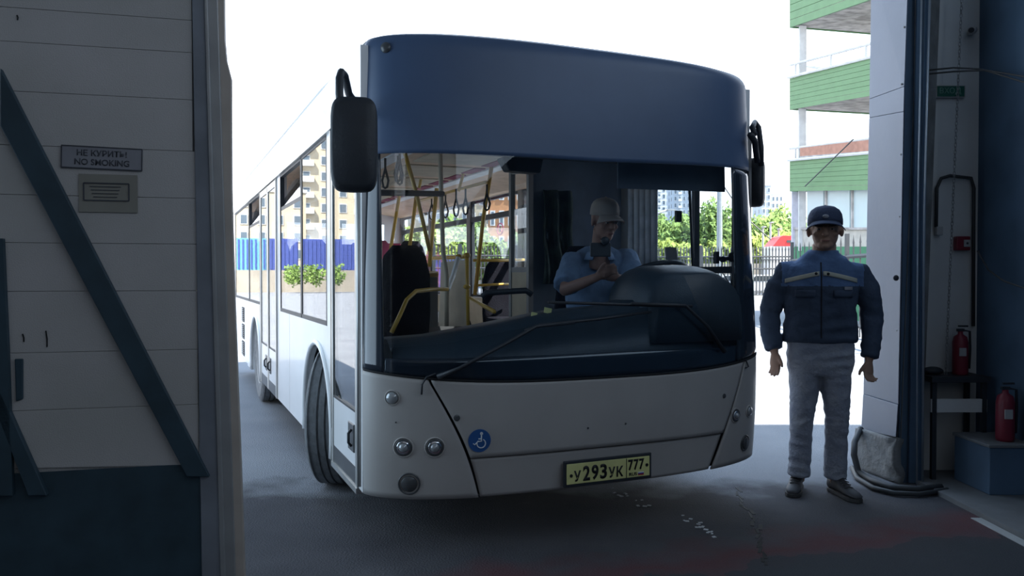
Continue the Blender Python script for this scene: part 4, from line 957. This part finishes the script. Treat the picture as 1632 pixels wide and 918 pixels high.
# cap
def cap(T, s, par, m, brimrot=0, pitch=0, inv=None):
    T = T @ Matrix.Translation(Vector((0, .0, .008)) * s) @ Matrix.Translation(Vector((0, -.004, .14)) * s) @ Matrix.Rotation(R(-8), 4, 'X') @ Matrix.Translation(Vector((0, 0, -.14)) * s)
    rings = []
    I = [(0, 1.0), (.03, 1.0), (.06, .95), (.085, .82), (.103, .58), (.112, .25), (.114, .04)]
    for z, k_ in I:
        rings.append([T @ (Vector((.087 * k_ * math.cos(a), .02 + .108 * k_ * math.sin(a), .138 + z)) * s) for a in np.linspace(0, 2 * PI, 30, endpoint=False)])
    if inv is not None: rings = [[inv @ p for p in r] for r in rings]
    c = MB().loft(rings).build('cap', M[m], par, smooth=True)
    def bf(u, v):
        a = (u - .5) * 2.0; r = .085 + .07 * v * math.cos(a * .85)
        p = T @ (Vector((.86 * r * math.sin(a), .02 - (.1 + (r - .085)) * math.cos(a), .146 - .030 * v ** 1.3 - .06 * (1 - math.cos(a)) * v + .002)) * s)
        return inv @ p if inv is not None else p
    MB().grid(bf, 20, 6).build('cap_brim', M[m], c, smooth=True, solid=.005)
    bt_ = T @ (Vector((0, .02, .253)) * s); bt_ = inv @ bt_ if inv is not None else bt_
    MB().ell(bt_, (.008, .008, .005)).build('cap_button', M[m], c, smooth=True); return c
cp_ = cap(TH, hs, man, 'cap')
lg = TH @ (Vector((-.0, -.094, .19)) * hs); MB().ell(lg, (.02, .008, .013)).build('cap_emblem', M['sign'], cp_, smooth=True)

# --- driver, seated behind the windscreen, in bus-aligned frame
dl = BO + RB @ Vector((dsx.x, dsx.y - .2, 0))
drv = empty('person', (dl.x, dl.y, .9)); tag(drv, 'bus driver in beige cap and light blue shirt seated behind the windscreen looking down', 'person')
dd = 5.12; dO = Vector(drv.location)
def dp(px, py, d=dd): return PX(px, py, d) - dO
hc = dp(961, 382, 5.05)
TD = Matrix.Translation(hc + Vector((0, .03, .012))) @ Matrix.Rotation(R(24), 4, 'Z') @ Matrix.Rotation(R(16), 4, 'X')
b2_ = MB(); head_mb(b2_, TD, 1.0)
nk = dp(956, 400, 5.16); b2_.tube([nk + Vector((0, .04, -.1)), nk, hc + Vector((0, .04, .07))], [.075, .058, .058], 14)
shL, shR = dp(912, 417, 5.22), dp(998, 411, 5.3)
elL, elR = dp(901, 462, 5.0), dp(1013, 452, 5.1)
wrL, wrR = dp(953, 441, 4.84), dp(984, 443, 4.9)
b2_.tube([shL, shL.lerp(elL, .5), elL, elL.lerp(wrL, .5), wrL], [.05, .045, .042, .036, .026], 12)
b2_.tube([shR, shR.lerp(elR, .5), elR, elR.lerp(wrR, .5), wrR], [.05, .045, .042, .036, .026], 12)
ctr = dp(954, 438, 5.28)
b2_.loft([ering((ctr.x, ctr.y + .03, z), w, .1) for z, w in ((.1, .15), (.3, .15), (ctr.z + .02, .15), (ctr.z + .1, .08))])
b2_.tube([Vector((ctr.x - .09, ctr.y, .12)), Vector((ctr.x - .05, ctr.y - .4, .1)), Vector((ctr.x - .05, ctr.y - .42, -.3))], [.08, .06, .045], 12)
b2_.tube([Vector((ctr.x + .09, ctr.y, .12)), Vector((ctr.x + .14, ctr.y - .38, .1)), Vector((ctr.x + .14, ctr.y - .4, -.3))], [.08, .06, .045], 12)
hand(b2_, wrL, (.85, -.15, .5), (.1, -.3, 1), .6, .95); hand(b2_, wrR, (-.6, -.2, .2), (0, -.3, 1), -.8, .95)
bo_ = b2_.build('body', M['skin2'], drv); remesh(bo_, .006, 3)
head_bits(TD, 1.0, drv, Matrix.Identity(4)); cap(TD, 1.0, drv, 'cap2')
s_ = MB(); tz_ = nk.z
s_.loft([ering((ctr.x, ctr.y + .02, z), w, d_, 28, 0, .85) for z, w, d_ in ((.05, .2, .15), (.2, .21, .155), (tz_ - .25, .215, .15), (tz_ - .11, .235, .13), (tz_ - .055, .215, .115), (tz_ - .01, .15, .095), (tz_ + .03, .085, .075))])
s_.tube([shL + Vector((.05, 0, .01)), shL, shL.lerp(elL, .5), shL.lerp(elL, .86)], [.05, .072, .078, .08], 16); s_.tube([shR + Vector((-.05, 0, .01)), shR, shR.lerp(elR, .5), shR.lerp(elR, .86)], [.05, .072, .078, .08], 16)
so_ = s_.build('shirt', M['shirt'], drv); me = remesh(so_, .009, 5)
wrinkle(me, .008, 8, (1.3, 1, 1))
cc = nk + Vector((0, .02, -.045))
MB().grid(lambda u, v: cc + Vector(((.078 + .022 * v) * math.sin((u - .5) * 5.2), (.08 + .02 * v) * math.cos((u - .5) * 5.2), .045 - .05 * v - .02 * abs(u - .5))), 26, 3).build('collar', M['shirt'], drv, smooth=True, solid=.006)
MB().loft([ering((ctr.x, ctr.y, z), .19, .14, 20) for z in (.0, .12)]).tube([Vector((ctr.x - .09, ctr.y, .1)), Vector((ctr.x - .05, ctr.y - .42, .1)), Vector((ctr.x - .05, ctr.y - .44, -.5))], [.1, .08, .06], 12).tube([Vector((ctr.x + .09, ctr.y, .1)), Vector((ctr.x + .14, ctr.y - .4, .1)), Vector((ctr.x + .14, ctr.y - .42, -.5))], [.1, .08, .06], 12).build('trousers', M['navy'], drv, smooth=True)

# ------------------------------------------------------------------ outside, right: green car park
gb = empty('car_park_building', (9.8, 26, 0)); tag(gb, 'multi-storey open car park with green bands and white columns on the right', 'building')
go = Vector(gb.location)
def P_(px, py, d): return PX(px, py, d) - go
DL, DR = 28.0, 21.5      # depth at the left end and at the (hidden) right end
def lineY(y0, y1, px): return y0 + (y1 - y0) * (px - 1259) / (1386 - 1259)
PXR = 1480
def dpx(px):   # depth on the facade line at pixel px (straight line in plan)
    a = Vector(((1259 - 816) / FPX * DL, DL)); b = Vector(((1386 - 816) / FPX * 23.5, 23.5)); d = b - a; k_ = (px - 816) / FPX
    t = (k_ * a.y - a.x) / (d.x - k_ * d.y); return a.y + d.y * t
back = Vector((6.5, 1.6, 0))
def band(t0, t1, b0, b1, name='green_band'):
    # facade strip from pixel 1259 to PXR between the two lines, split into horizontal siding boards
    d0, d1 = dpx(1259), dpx(PXR); o = None
    n = 7; par = MB().poly([P_(1259, t0 + 1, d0) + Vector((.06, 0, 0)), P_(PXR, lineY(t0, t1, PXR) + 1, d1) + Vector((.06, 0, 0)), P_(PXR, lineY(b0, b1, PXR) - 1, d1) + Vector((.06, 0, 0)), P_(1259, b0 - 1, d0) + Vector((.06, 0, 0))], (.06, 0, 0)).build(name, M['dgreen'], gb)
    for i in range(n):
        f0, f1 = i / n + .004, (i + 1) / n - .004
        q = [P_(1259, t0 + (b0 - t0) * f0, d0), P_(PXR, lineY(t0, t1, PXR) * (1 - f0) + lineY(b0, b1, PXR) * f0, d1), P_(PXR, lineY(t0, t1, PXR) * (1 - f1) + lineY(b0, b1, PXR) * f1, d1), P_(1259, t0 + (b0 - t0) * f1, d0)]
        MB().poly(q, (.05, 0, 0)).build('siding_board', M['green'], par)
    # end return of the band and the slab behind it
    e = MB().poly([P_(1259, t0, d0), P_(1259, b0, d0), P_(1259, b0, d0) + back, P_(1259, t0, d0) + back], (.0, .04, 0)).build('green_band', M['green'], gb)
    s = MB(); a, b = P_(1260, b0 - 2, d0), P_(PXR, lineY(b0, b1, PXR) - 2, d1)
    s.poly([a, b, b + back, a + back], (0, 0, .25)); s.build('floor_slab', M['slab'], gb)
    MB().poly([a + back, b + back, b + back + Vector((0, 0, -.18)), a + back + Vector((0, 0, -.18))], (-.2, 0, 0)).build('edge_beam', M['slab'], gb)
    MB().tube([P_(1256, t0 - 1.5, d0), P_(PXR, lineY(t0, t1, PXR) - 1.5, d1)], .05, 6).build('coping', M['offwhite'], gb)
band(-40, -100, 44, 0); band(125, 93, 175, 153); band(257, 245, 305, 303)
def gcol(px0, px1, y0, y1, off, m='offwhite'):
    d = dpx((px0 + px1) / 2) + .5; MB().poly([P_(px0, y0, d), P_(px1, y0, d), P_(px1, y1, d), P_(px0, y1, d)], (.1, .35, 0)).build('column', M[m], gb, bevel=.02)
gcol(1274, 1285.5, 40, 122, 0); gcol(1273, 1285, 172, 256, 0); gcol(1273, 1285, 303, 400, 0)
gcol(1262, 1272, 303, 395, 0, 'lilac')
def rail(y0, y1, yy0, yy1, posts, name='railing'):
    f = lambda px, a, b: P_(px, lineY(a, b, px), dpx(px) + .1)
    m = MB(); m.tube([f(1259, y0, y1), f(PXR, y0, y1)], .045, 6)
    for px in posts: m.box((f(px, y0, y1) + f(px, yy0, yy1)) / 2, (.06, .06, (f(px, y0, y1) - f(px, yy0, yy1)).length))
    m.build(name, M['offwhite'], gb)
rail(104, 70, 124, 92, (1268, 1324, 1380)); rail(237, 221, 257, 245, (1268, 1322, 1376))
MB().tube([P_(1287, 106, dpx(1287) + 3), P_(1322, 111, dpx(1322) + 3)], .05, 6).build('railing', M['offwhite'], gb)
d0, d1 = dpx(1275), dpx(PXR)
MB().poly([P_(1275, 236, d0) , P_(PXR, lineY(236, 222, PXR), d1), P_(PXR, lineY(249, 240, PXR), d1), P_(1275, 249, d0)], (.1, 0, 0)).build('parapet_infill', M['brick'], gb)
MB().poly([P_(1275, 249, d0), P_(PXR, lineY(249, 240, PXR), d1), P_(PXR, lineY(257, 245, PXR), d1), P_(1275, 257, d0)], (.12, 0, 0)).build('parapet_foot', M['slab'], gb)
MB().tube([P_(1360, 222, dpx(1360) - .3), P_(1283, 297, dpx(1283) - .3)], .02, 5).build('stay_cable', M['iron'], gb)
# glazed ground floor
def gq(x0, x1, y0, y1, off=.5): a, b = dpx(x0) + off, dpx(x1) + off; return [P_(x0, y0, a), P_(x1, y0, b), P_(x1, y1, b), P_(x0, y1, a)]
for x0, x1 in ((1286, 1313), (1317, 1355), (1356, 1400), (1401, 1480)): MB().poly(gq(x0, x1 - 1, 300, 364), (.08, 0, 0)).build('window_pane', M['frost'], gb)
MB().poly(gq(1262, 1480, 364, 396), (.1, 0, 0)).build('lower_panel', M['beige'], gb)
MB().poly(gq(1260, 1480, 393, 440, .45), (.1, 0, 0)).build('base_panel', M['dgreen'], gb)
MB().poly(gq(1262, 1480, 362.5, 366, .4), (.1, 0, 0)).build('sill_rail', M['slab'], gb)
for x in (1314.5, 1356): MB().poly(gq(x, x + 1.6, 300, 364, .4), (.1, 0, 0)).build('mullion', M['slab'], gb)
MB().poly([P_(1262, 440, dpx(1262) + .5), P_(1480, 440, dpx(1480) + .5), P_(1480, 640, dpx(1480) + .5), P_(1262, 520, dpx(1262) + .5)], (.3, 0, 0)).build('base_wall', M['dgreen'], gb)
# fences
def fence(a, b, h, n, label, posts=2, hoops=True, pw=.06):
    a, b = Vector(a), Vector(b); f = empty('iron_fence', a); tag(f, label, 'fence')
    L = b - a; dr = L.normalized(); pk = MB(); 
    for i in range(n + 1):
        p = dr * L.length * i / n; pk.box(p + Vector((0, 0, h / 2)), (pw, pw, h))
        pk.box(p + Vector((0, 0, h + .1)), (pw * 1.5, pw * 1.5, .2), None, .05)
        if hoops and i < n:
            q = dr * L.length * (i + .5) / n; w = L.length / n / 2
            pk.tube([q + dr * (w * math.cos(t)) + Vector((0, 0, h * .62 + .55 * math.sin(t))) for t in np.linspace(0, PI, 7)], .025, 4)
    pk.build('pickets', M['iron'], f)['kind'] = 'stuff'
    for z in (.25, h * .62, h * .86): MB().tube([Vector((0, 0, z)), L + Vector((0, 0, z))], .05, 5).build('rail', M['iron'], f)
    for i in range(posts + 1): MB().box(L * i / posts + Vector((0, 0, h / 2 + .1)), (pw * 3.3, pw * 3.3, h + .3)).build('post', M['iron'], f)
dF = 46
fa_, fb_ = PX(1040, 475, dF), PX(1272, 474, dF - 1); fa_.z = fb_.z = 0
fence(fa_, fb_, 2.85, 46, 'dark iron picket fence with hoops between the bus and the car park', 3)
fa_, fb_ = PX(1262, 440, 24), PX(1500, 440, 14); fa_.z = fb_.z = 0
fence(fa_, fb_, 2.15, 22, 'iron picket fence in front of the car park ground floor', 2, False, .025)
fa_, fb_ = PX(640, 475, 44), PX(1000, 475, 46); fa_.z = fb_.z = 0
fence(fa_, fb_, 2.9, 70, 'long iron picket fence seen through the bus windows', 4)
# planting and kerb at the foot of the fence
struct(MB().b2((7.5, 44.0, -.05), (24, 44.6, .25)), 'kerb', M['offwhite'])
def crown(mb, c, r, n, s):
    c = Vector(c)
    for _ in range(n):
        while True:
            v = Vector((rnd.uniform(-1, 1), rnd.uniform(-1, 1), rnd.uniform(-1, 1)))
            if .05 < v.length < 1: break
        v = v.normalized() * (v.length ** .35) * (1 + .18 * math.sin(v.x * 9 + v.z * 7) + .1 * math.sin(v.y * 15))
        p = c + Vector((v.x * r[0], v.y * r[1], v.z * r[2])); a = Vector((rnd.gauss(0, 1), rnd.gauss(0, 1), rnd.gauss(0, 1))).normalized(); b = a.orthogonal().normalized()
        k_ = s * rnd.uniform(.6, 1.3); mb.v += [tuple(p + a * k_), tuple(p - a * k_ * .5 + b * k_ * .7), tuple(p - a * k_ * .5 - b * k_ * .7)]; i = len(mb.v); mb.f.append((i - 3, i - 2, i - 1))
def fast(mb, name, m, parent):
    me = bpy.data.meshes.new(name); me.from_pydata(mb.v, [], mb.f); me.materials.append(m); o = bpy.data.objects.new(name, me); S.collection.objects.link(o)
    if parent: o.parent = parent
    return o
def tree(x, y, h, w, label, group, m='leaves', n=2600, s=.32, name='leafy_tree', trunk=True, cat='tree'):
    t = empty(name, (x, y, 0)); tag(t, label, cat, group); mb = MB()
    ks = 5
    for i in range(ks):
        a = 2 * PI * i / ks + rnd.random(); rr = w * .3 * (i > 0)
        crown(mb, (rr * math.cos(a), rr * math.sin(a), h * (.58 if trunk else .5) + h * .14 * math.sin(i * 2.3)), (w * .36, w * .36, h * (.33 if trunk else .42)), n // ks, s)
    o = fast(mb, 'crown', M[m], t); o['kind'] = 'stuff'
    if trunk: MB().tube([(0, 0, 0), (.1, 0, h * .3), (0, .1, h * .6)], [h * .025, h * .018, h * .008], 8).build('trunk', M['bark'], t, smooth=True)
    return t
GT = 'trees behind the fence right of the bus'
for i, (px, d, ytop, wpx) in enumerate(((1052, 92, 345, 60), (1083, 88, 352, 60), (1112, 95, 340, 60), (1139, 86, 322, 55), (1165, 92, 345, 60), (1195, 90, 350, 60), (1222, 84, 346, 60), (1247, 88, 334, 50), (1278, 90, 350, 60), (1068, 70, 385, 50), (1100, 70, 392, 50), (1155, 70, 385, 55), (1215, 66, 378, 60), (1250, 68, 372, 60))):
    p = PX(px, ytop, d); near = d < 75
    tree(p.x, p.y, p.z, wpx * d / FPX, 'yellow-green leafy tree in the nearer row behind the iron fence' if near else 'green leafy tree in the far row behind the iron fence', GT + (', near row' if near else ', far row'), 'leaves2' if near else 'leaves')
for i, (px, w) in enumerate(((1216, 20), (1239, 20), (1262, 20), (1192, 20))):
    p = GR(px, 470); tree(p.x, 47.5, 1.7, w * 47 / FPX, 'low yellow-green bush growing at the foot of the iron fence', 'bushes at the foot of the fence', 'leaves2', 900, .13, 'bush', False, 'bush')
for i, (px, d, ytop, wpx) in enumerate(((690, 58, 362, 60), (720, 60, 350, 60), (748, 62, 352, 56), (655, 58, 368, 60), (790, 60, 385, 40), (835, 60, 372, 36), (858, 60, 360, 40))):
    p = PX(px, ytop, d); tree(p.x, p.y, p.z, wpx * d / FPX, 'green leafy tree seen through the left half of the bus windows', 'trees seen through the bus windows', 'leaves2' if i % 3 == 0 else 'leaves', 2200, .25)
# buildings with real windows
def building(name, c, w, dep, h, rz, wallm, winm, nx, nz, label, cat='building', win=(.45, .55), balc=False, z0=0, stripes=None):
    b = empty(name, c, rz); tag(b, label, cat)
    MB().b2((-w / 2, 0, z0), (w / 2, dep, h)).build('walls', M[wallm], b)
    MB().b2((-w / 2 - .2, -.2, h), (w / 2 + .2, dep + .2, h + .5)).build('parapet', M['offwhite'], b)
    cw = w / nx; ch = (h - z0 - 1) / nz
    for j in range(nz):
        for i in range(nx):
            x = -w / 2 + cw * (i + .5); z = z0 + .5 + ch * (j + .55)
            if balc and i % 3 == 1:
                o = MB().box((x, -.5, z - ch * .22), (cw * .8, 1.0, ch * .35)).build('balcony', M[stripes or 'offwhite'], b)
            f = MB().box((x, -.06, z), (cw * win[0] + .25, .14, ch * win[1] + .25)).build('window', M['offwhite'], b)
            MB().box((x, -.14, z), (cw * win[0], .04, ch * win[1])).build('pane', M[winm], f)
    if dep > 5:      # gable windows on both ends
        for j in range(nz):
            z = z0 + .5 + ch * (j + .55)
            for sx in (-1, 1):
                for yy in (.3, .7): 
                    f = MB().box((sx * (w / 2 + .05), dep * yy, z), (.12, 1.5, ch * win[1])).build('window', M[winm], b)
    return b
def far_b(px0, px1, ytop, d, **k):
    a, b_ = PX(px0, ytop, d), PX(px1, ytop, d); return dict(c=((a.x + b_.x) / 2, d, 0), w=b_.x - a.x, h=a.z)
f = far_b(1040, 1069, 296, 345); building('apartment_tower', f['c'], f['w'], 12, f['h'], 0, 'towerw', 'towerwin', 4, 14, 'pale apartment tower far behind the trees, leftmost in the driver window', balc=True)
f = far_b(1073, 1108, 288, 320); building('apartment_tower', f['c'], f['w'], 12, f['h'], 0, 'towerb', 'towerwin', 5, 14, 'blue-grey apartment tower with balconies beyond the trees in the driver window', balc=True)
f = far_b(1214, 1229, 296, 310); building('apartment_tower', f['c'], f['w'], 12, f['h'], 0, 'towerb', 'towerwin', 2, 13, 'slim blue-grey tower beyond the trees right of the bus mirror')
f = far_b(1229.5, 1248, 310, 315); building('apartment_tower', f['c'], f['w'], 12, f['h'], 0, 'towerw', 'towerwin', 3, 12, 'white apartment tower beyond the trees beside the slim blue-grey tower')
f = far_b(778, 835, 240, 84); building('brick_apartment_house', f['c'], f['w'], 10, f['h'], 0, 'orangeb', 'towerwin', 4, 5, 'orange brick apartment house seen through the middle bus window', win=(.3, .5))
f = far_b(842, 885, 250, 100); building('apartment_house', f['c'], f['w'], 10, f['h'], 0, 'creamb', 'towerwin', 3, 5, 'cream apartment house right of the orange brick one', win=(.4, .5))
f = far_b(650, 775, 300, 110); building('apartment_house', f['c'], f['w'], 10, f['h'], 0, 'creamb', 'towerwin', 9, 5, 'long cream apartment block behind the trees seen through the bus', win=(.35, .5))
# left: buildings, containers and bank that the bus windows mirror
Hh = Vector((-1.6, 6.2, 0))
def dirb(deg, dist): return Hh + Vector((-math.sin(R(deg)), math.cos(R(deg)), 0)) * dist
b1_ = building('apartment_house', dirb(35.2, 150), 17, 12, 34, R(30), 'creamb', 'towerwin', 5, 11, 'tall cream brick apartment house mirrored in the bus side windows', win=(.35, .5), balc=True)
building('apartment_house', dirb(29.5, 130), 14, 12, 15, R(28), 'creamb', 'towerwin', 5, 5, 'low cream brick house mirrored in the rear bus side windows', win=(.35, .5))
struct(MB().box(Hh + Vector((-math.sin(R(31)), math.cos(R(31)), 0)) * 66 + Vector((0, 0, .9)), (60, 10, 1.8), Matrix.Rotation(R(31), 3, 'Z')), 'bank', M['sand'])
GC = 'blue containers on the bank'
for i in range(5):
    cdeg = 26.4 + i * 2.3; p = dirb(cdeg, 63); c = empty('shipping_container', (p.x, p.y, 1.8), R(31)); 
    tag(c, 'cyan tarpaulin-covered container on the sandy bank left of the bus' if i < 2 else 'dark blue container on the sandy bank left of the bus', 'container', GC + (', cyan' if i < 2 else ', dark blue'))
    MB().box((0, 0, 1.3), (2.3, 2.4, 2.6)).build('body', M['contc' if i < 2 else 'cont'], c)
    rb = MB()
    for k_ in range(7): rb.box((-1.0 + k_ * .33, -1.23, 1.3), (.12, .06, 2.4))
    rb.build('ribs', M['cont'], c)
for i in range(3):
    p = dirb(31.5 + i * 1.6, 58); t_ = tree(p.x, p.y, 1.6, 1.5, 'low green bush in front of the bank left of the bus', 'bushes by the bank', 'leaves', 500, .14, 'bush', False, 'bush'); t_.location.z = .6
for i in range(2):
    p = PX(705 + i * 30, 410, 52); c = empty('shipping_container', (p.x, p.y, 0)); tag(c, 'blue container seen through the bus behind the iron fence' , 'container', 'blue containers seen through the bus')
    MB().box((0, 0, 1.2), (1.15, 2.4, 2.4)).build('body', M['cont'], c)
# street lamp poles, truck, parked things
for px, y0, d, lb in ((1228, 355, 60, 'slim grey lamp post behind the fence, nearest the bus mirror'), (1216, 362, 62, 'slim grey lamp post behind the fence, furthest left beside the bus edge'), (1241, 365, 61, 'slim grey lamp post behind the fence, nearest the red truck')):
    a = PX(px, y0, d); l = empty('lamp_post', (a.x, a.y, 0)); tag(l, lb, 'lamp post'); MB().tube([(0, 0, 0), (0, 0, a.z)], [.12, .07], 8).build('pole', M['lamp'], l); MB().box((0, -.2, a.z), (.2, .6, .1)).build('lamp_head', M['lamp'], l)
a = PX(1147, 300, 50); l = empty('utility_pole', (a.x, a.y, 0)); tag(l, 'grey utility pole seen through the driver window', 'pole'); MB().tube([(0, 0, 0), (0, 0, a.z + 1)], [.2, .16], 10).build('pole', M['lamp'], l); MB().tube([(0, 0, a.z + .5), (1.5, 0, a.z - 1.7), (3.2, 0, a.z - 3.2)], .04, 5).build('wire', M['iron'], l)
a = PX(1054, 337, 48); l = empty('street_lamp', (a.x - .6, a.y, 0)); tag(l, 'curved street lamp at the left edge of the driver window', 'lamp'); MB().tube([(0, 0, 0), (0, 0, a.z - .6), (.25, 0, a.z - .15), (1.0, 0, a.z + .1)], .07, 8).build('pole', M['lamp'], l, smooth=True); MB().box((1.2, 0, a.z + .1), (.5, .2, .1)).build('lamp_head', M['lamp'], l)
tp = PX(1256, 395, 58); tk = empty('red_truck', (tp.x, tp.y, 0)); tag(tk, 'red dump truck parked behind the iron fence', 'truck')
zt_ = PX(1250, 374, 58).z; zb = PX(1250, 390, 58).z
MB().poly([(-1.1, 0, zb - .1), (-.55, 0, zt_ - .15), (-.35, 0, zt_ - .05), (3.5, 0, zt_ - .15), (3.5, 0, zb - .1)], (0, 2.2, 0)).build('tipper_body', M['truckred'], tk, bevel=.03)
MB().b2((-.1, -.04, zb + .15), (3.3, 0.01, zt_ - .4)).build('side_opening', M['iron'], tk)
MB().b2((-1.2, .1, .7), (3.5, 2.1, zb - .1)).build('chassis', M['carwhite'], tk)
for x in (-.9, 1.2, 2.3): MB().lathe([(.5, 0), (.5, .3)], (x, 0, .5), (0, 1, 0), 18).build('wheel', M['rubber'], tk)
for i, (px, d, m_, lb) in enumerate(((1222, 52.5, 'carwhite', 'white parked car behind the fence left of the red truck'), (1172, 56, 'carwhite', 'white parked car seen low through the driver window, right one'), (1080, 55, 'carwhite', 'white parked car seen low through the driver window, left one'))):
    p = PX(px, 420, d); c = empty('parked_car', (p.x, p.y, 0)); tag(c, lb, 'car')
    prof = [(-2.1, .35), (-2.15, .8), (-1.3, .95), (-.8, 1.42), (.7, 1.42), (1.5, .98), (2.1, .9), (2.15, .35)]
    MB().poly([(a_, 0, b_) for a_, b_ in prof], (0, 1.7, 0)).build('body', M[m_], c, bevel=.05)
    MB().poly([(-1.1, -.02, 1.0), (-.72, -.02, 1.35), (.62, -.02, 1.35), (1.2, -.02, 1.0)], (0, 1.74, 0)).build('windows', M['carglass'], c)
    for x in (-1.35, 1.35):
        for y in (-.02, 1.5): MB().lathe([(.32, 0), (.32, .2)], (x, y, .32), (0, 1, 0), 16).build('wheel', M['rubber'], c)
# bank of dry earth behind the fence
struct(MB().b2((6, 62, 0), (26, 64, 2.3)), 'earth_bank', M['sand'])
# litter specks and puddle on the floor
lt = MB()
for _ in range(26):
    t_ = rnd.random(); p = GR(965 + 60 * t_ + rnd.gauss(0, 8), 775 + 28 * t_ + rnd.gauss(0, 3), .003) if rnd.random() < .5 else GR(1085 + 60 * t_, 825 + 28 * t_ + rnd.gauss(0, 3), .003)
    lt.box(p, (rnd.uniform(.008, .03), rnd.uniform(.006, .02), .004), Matrix.Rotation(rnd.random() * 6, 3, 'Z'))
tag(lt.build('paint_flakes', M['soil']), 'scattered pale paint flakes on the dark floor in front of the bus', 'litter', kind='stuff')
# crack across the coarse patch
ck = [GR(*q, .001) for q in ((1172, 778), (1185, 800), (1201, 825), (1210, 850), (1216, 880), (1222, 900))]
mb = MB()
for i in range(len(ck) - 1):
    a, b = ck[i], ck[i + 1]
    for k_ in range(4):
        p = a.lerp(b, (k_ + .5) / 4) + Vector((rnd.gauss(0, .012), 0, 0)); mb.box(p, (rnd.uniform(.01, .022), (a - b).length / 3.0, .002), Matrix.Rotation(-math.atan2((b - a).x, (b - a).y) + rnd.gauss(0, .15), 3, 'Z'))
o = mb.build('trim_3', M['seam']); o['kind'] = 'structure'
# single out the trees, bushes and containers that stand in rows
NTH = ['leftmost', 'second', 'third', 'fourth', 'fifth', 'sixth', 'seventh', 'eighth', 'ninth']
rows = {}
for o in S.collection.objects:
    if o.parent is None and 'group' in o: rows.setdefault(o['group'], []).append(o)
for g_, os_ in rows.items():
    if len({o['label'] for o in os_}) < len(os_):
        os_.sort(key=lambda o: o.location.x / max(1, o.location.y))
        for i, o in enumerate(os_):
            o['label'] = (NTH[i] + (' from the left, ' if i else ', ')) + o['label']
bpy.data.scenes.remove(TMP)
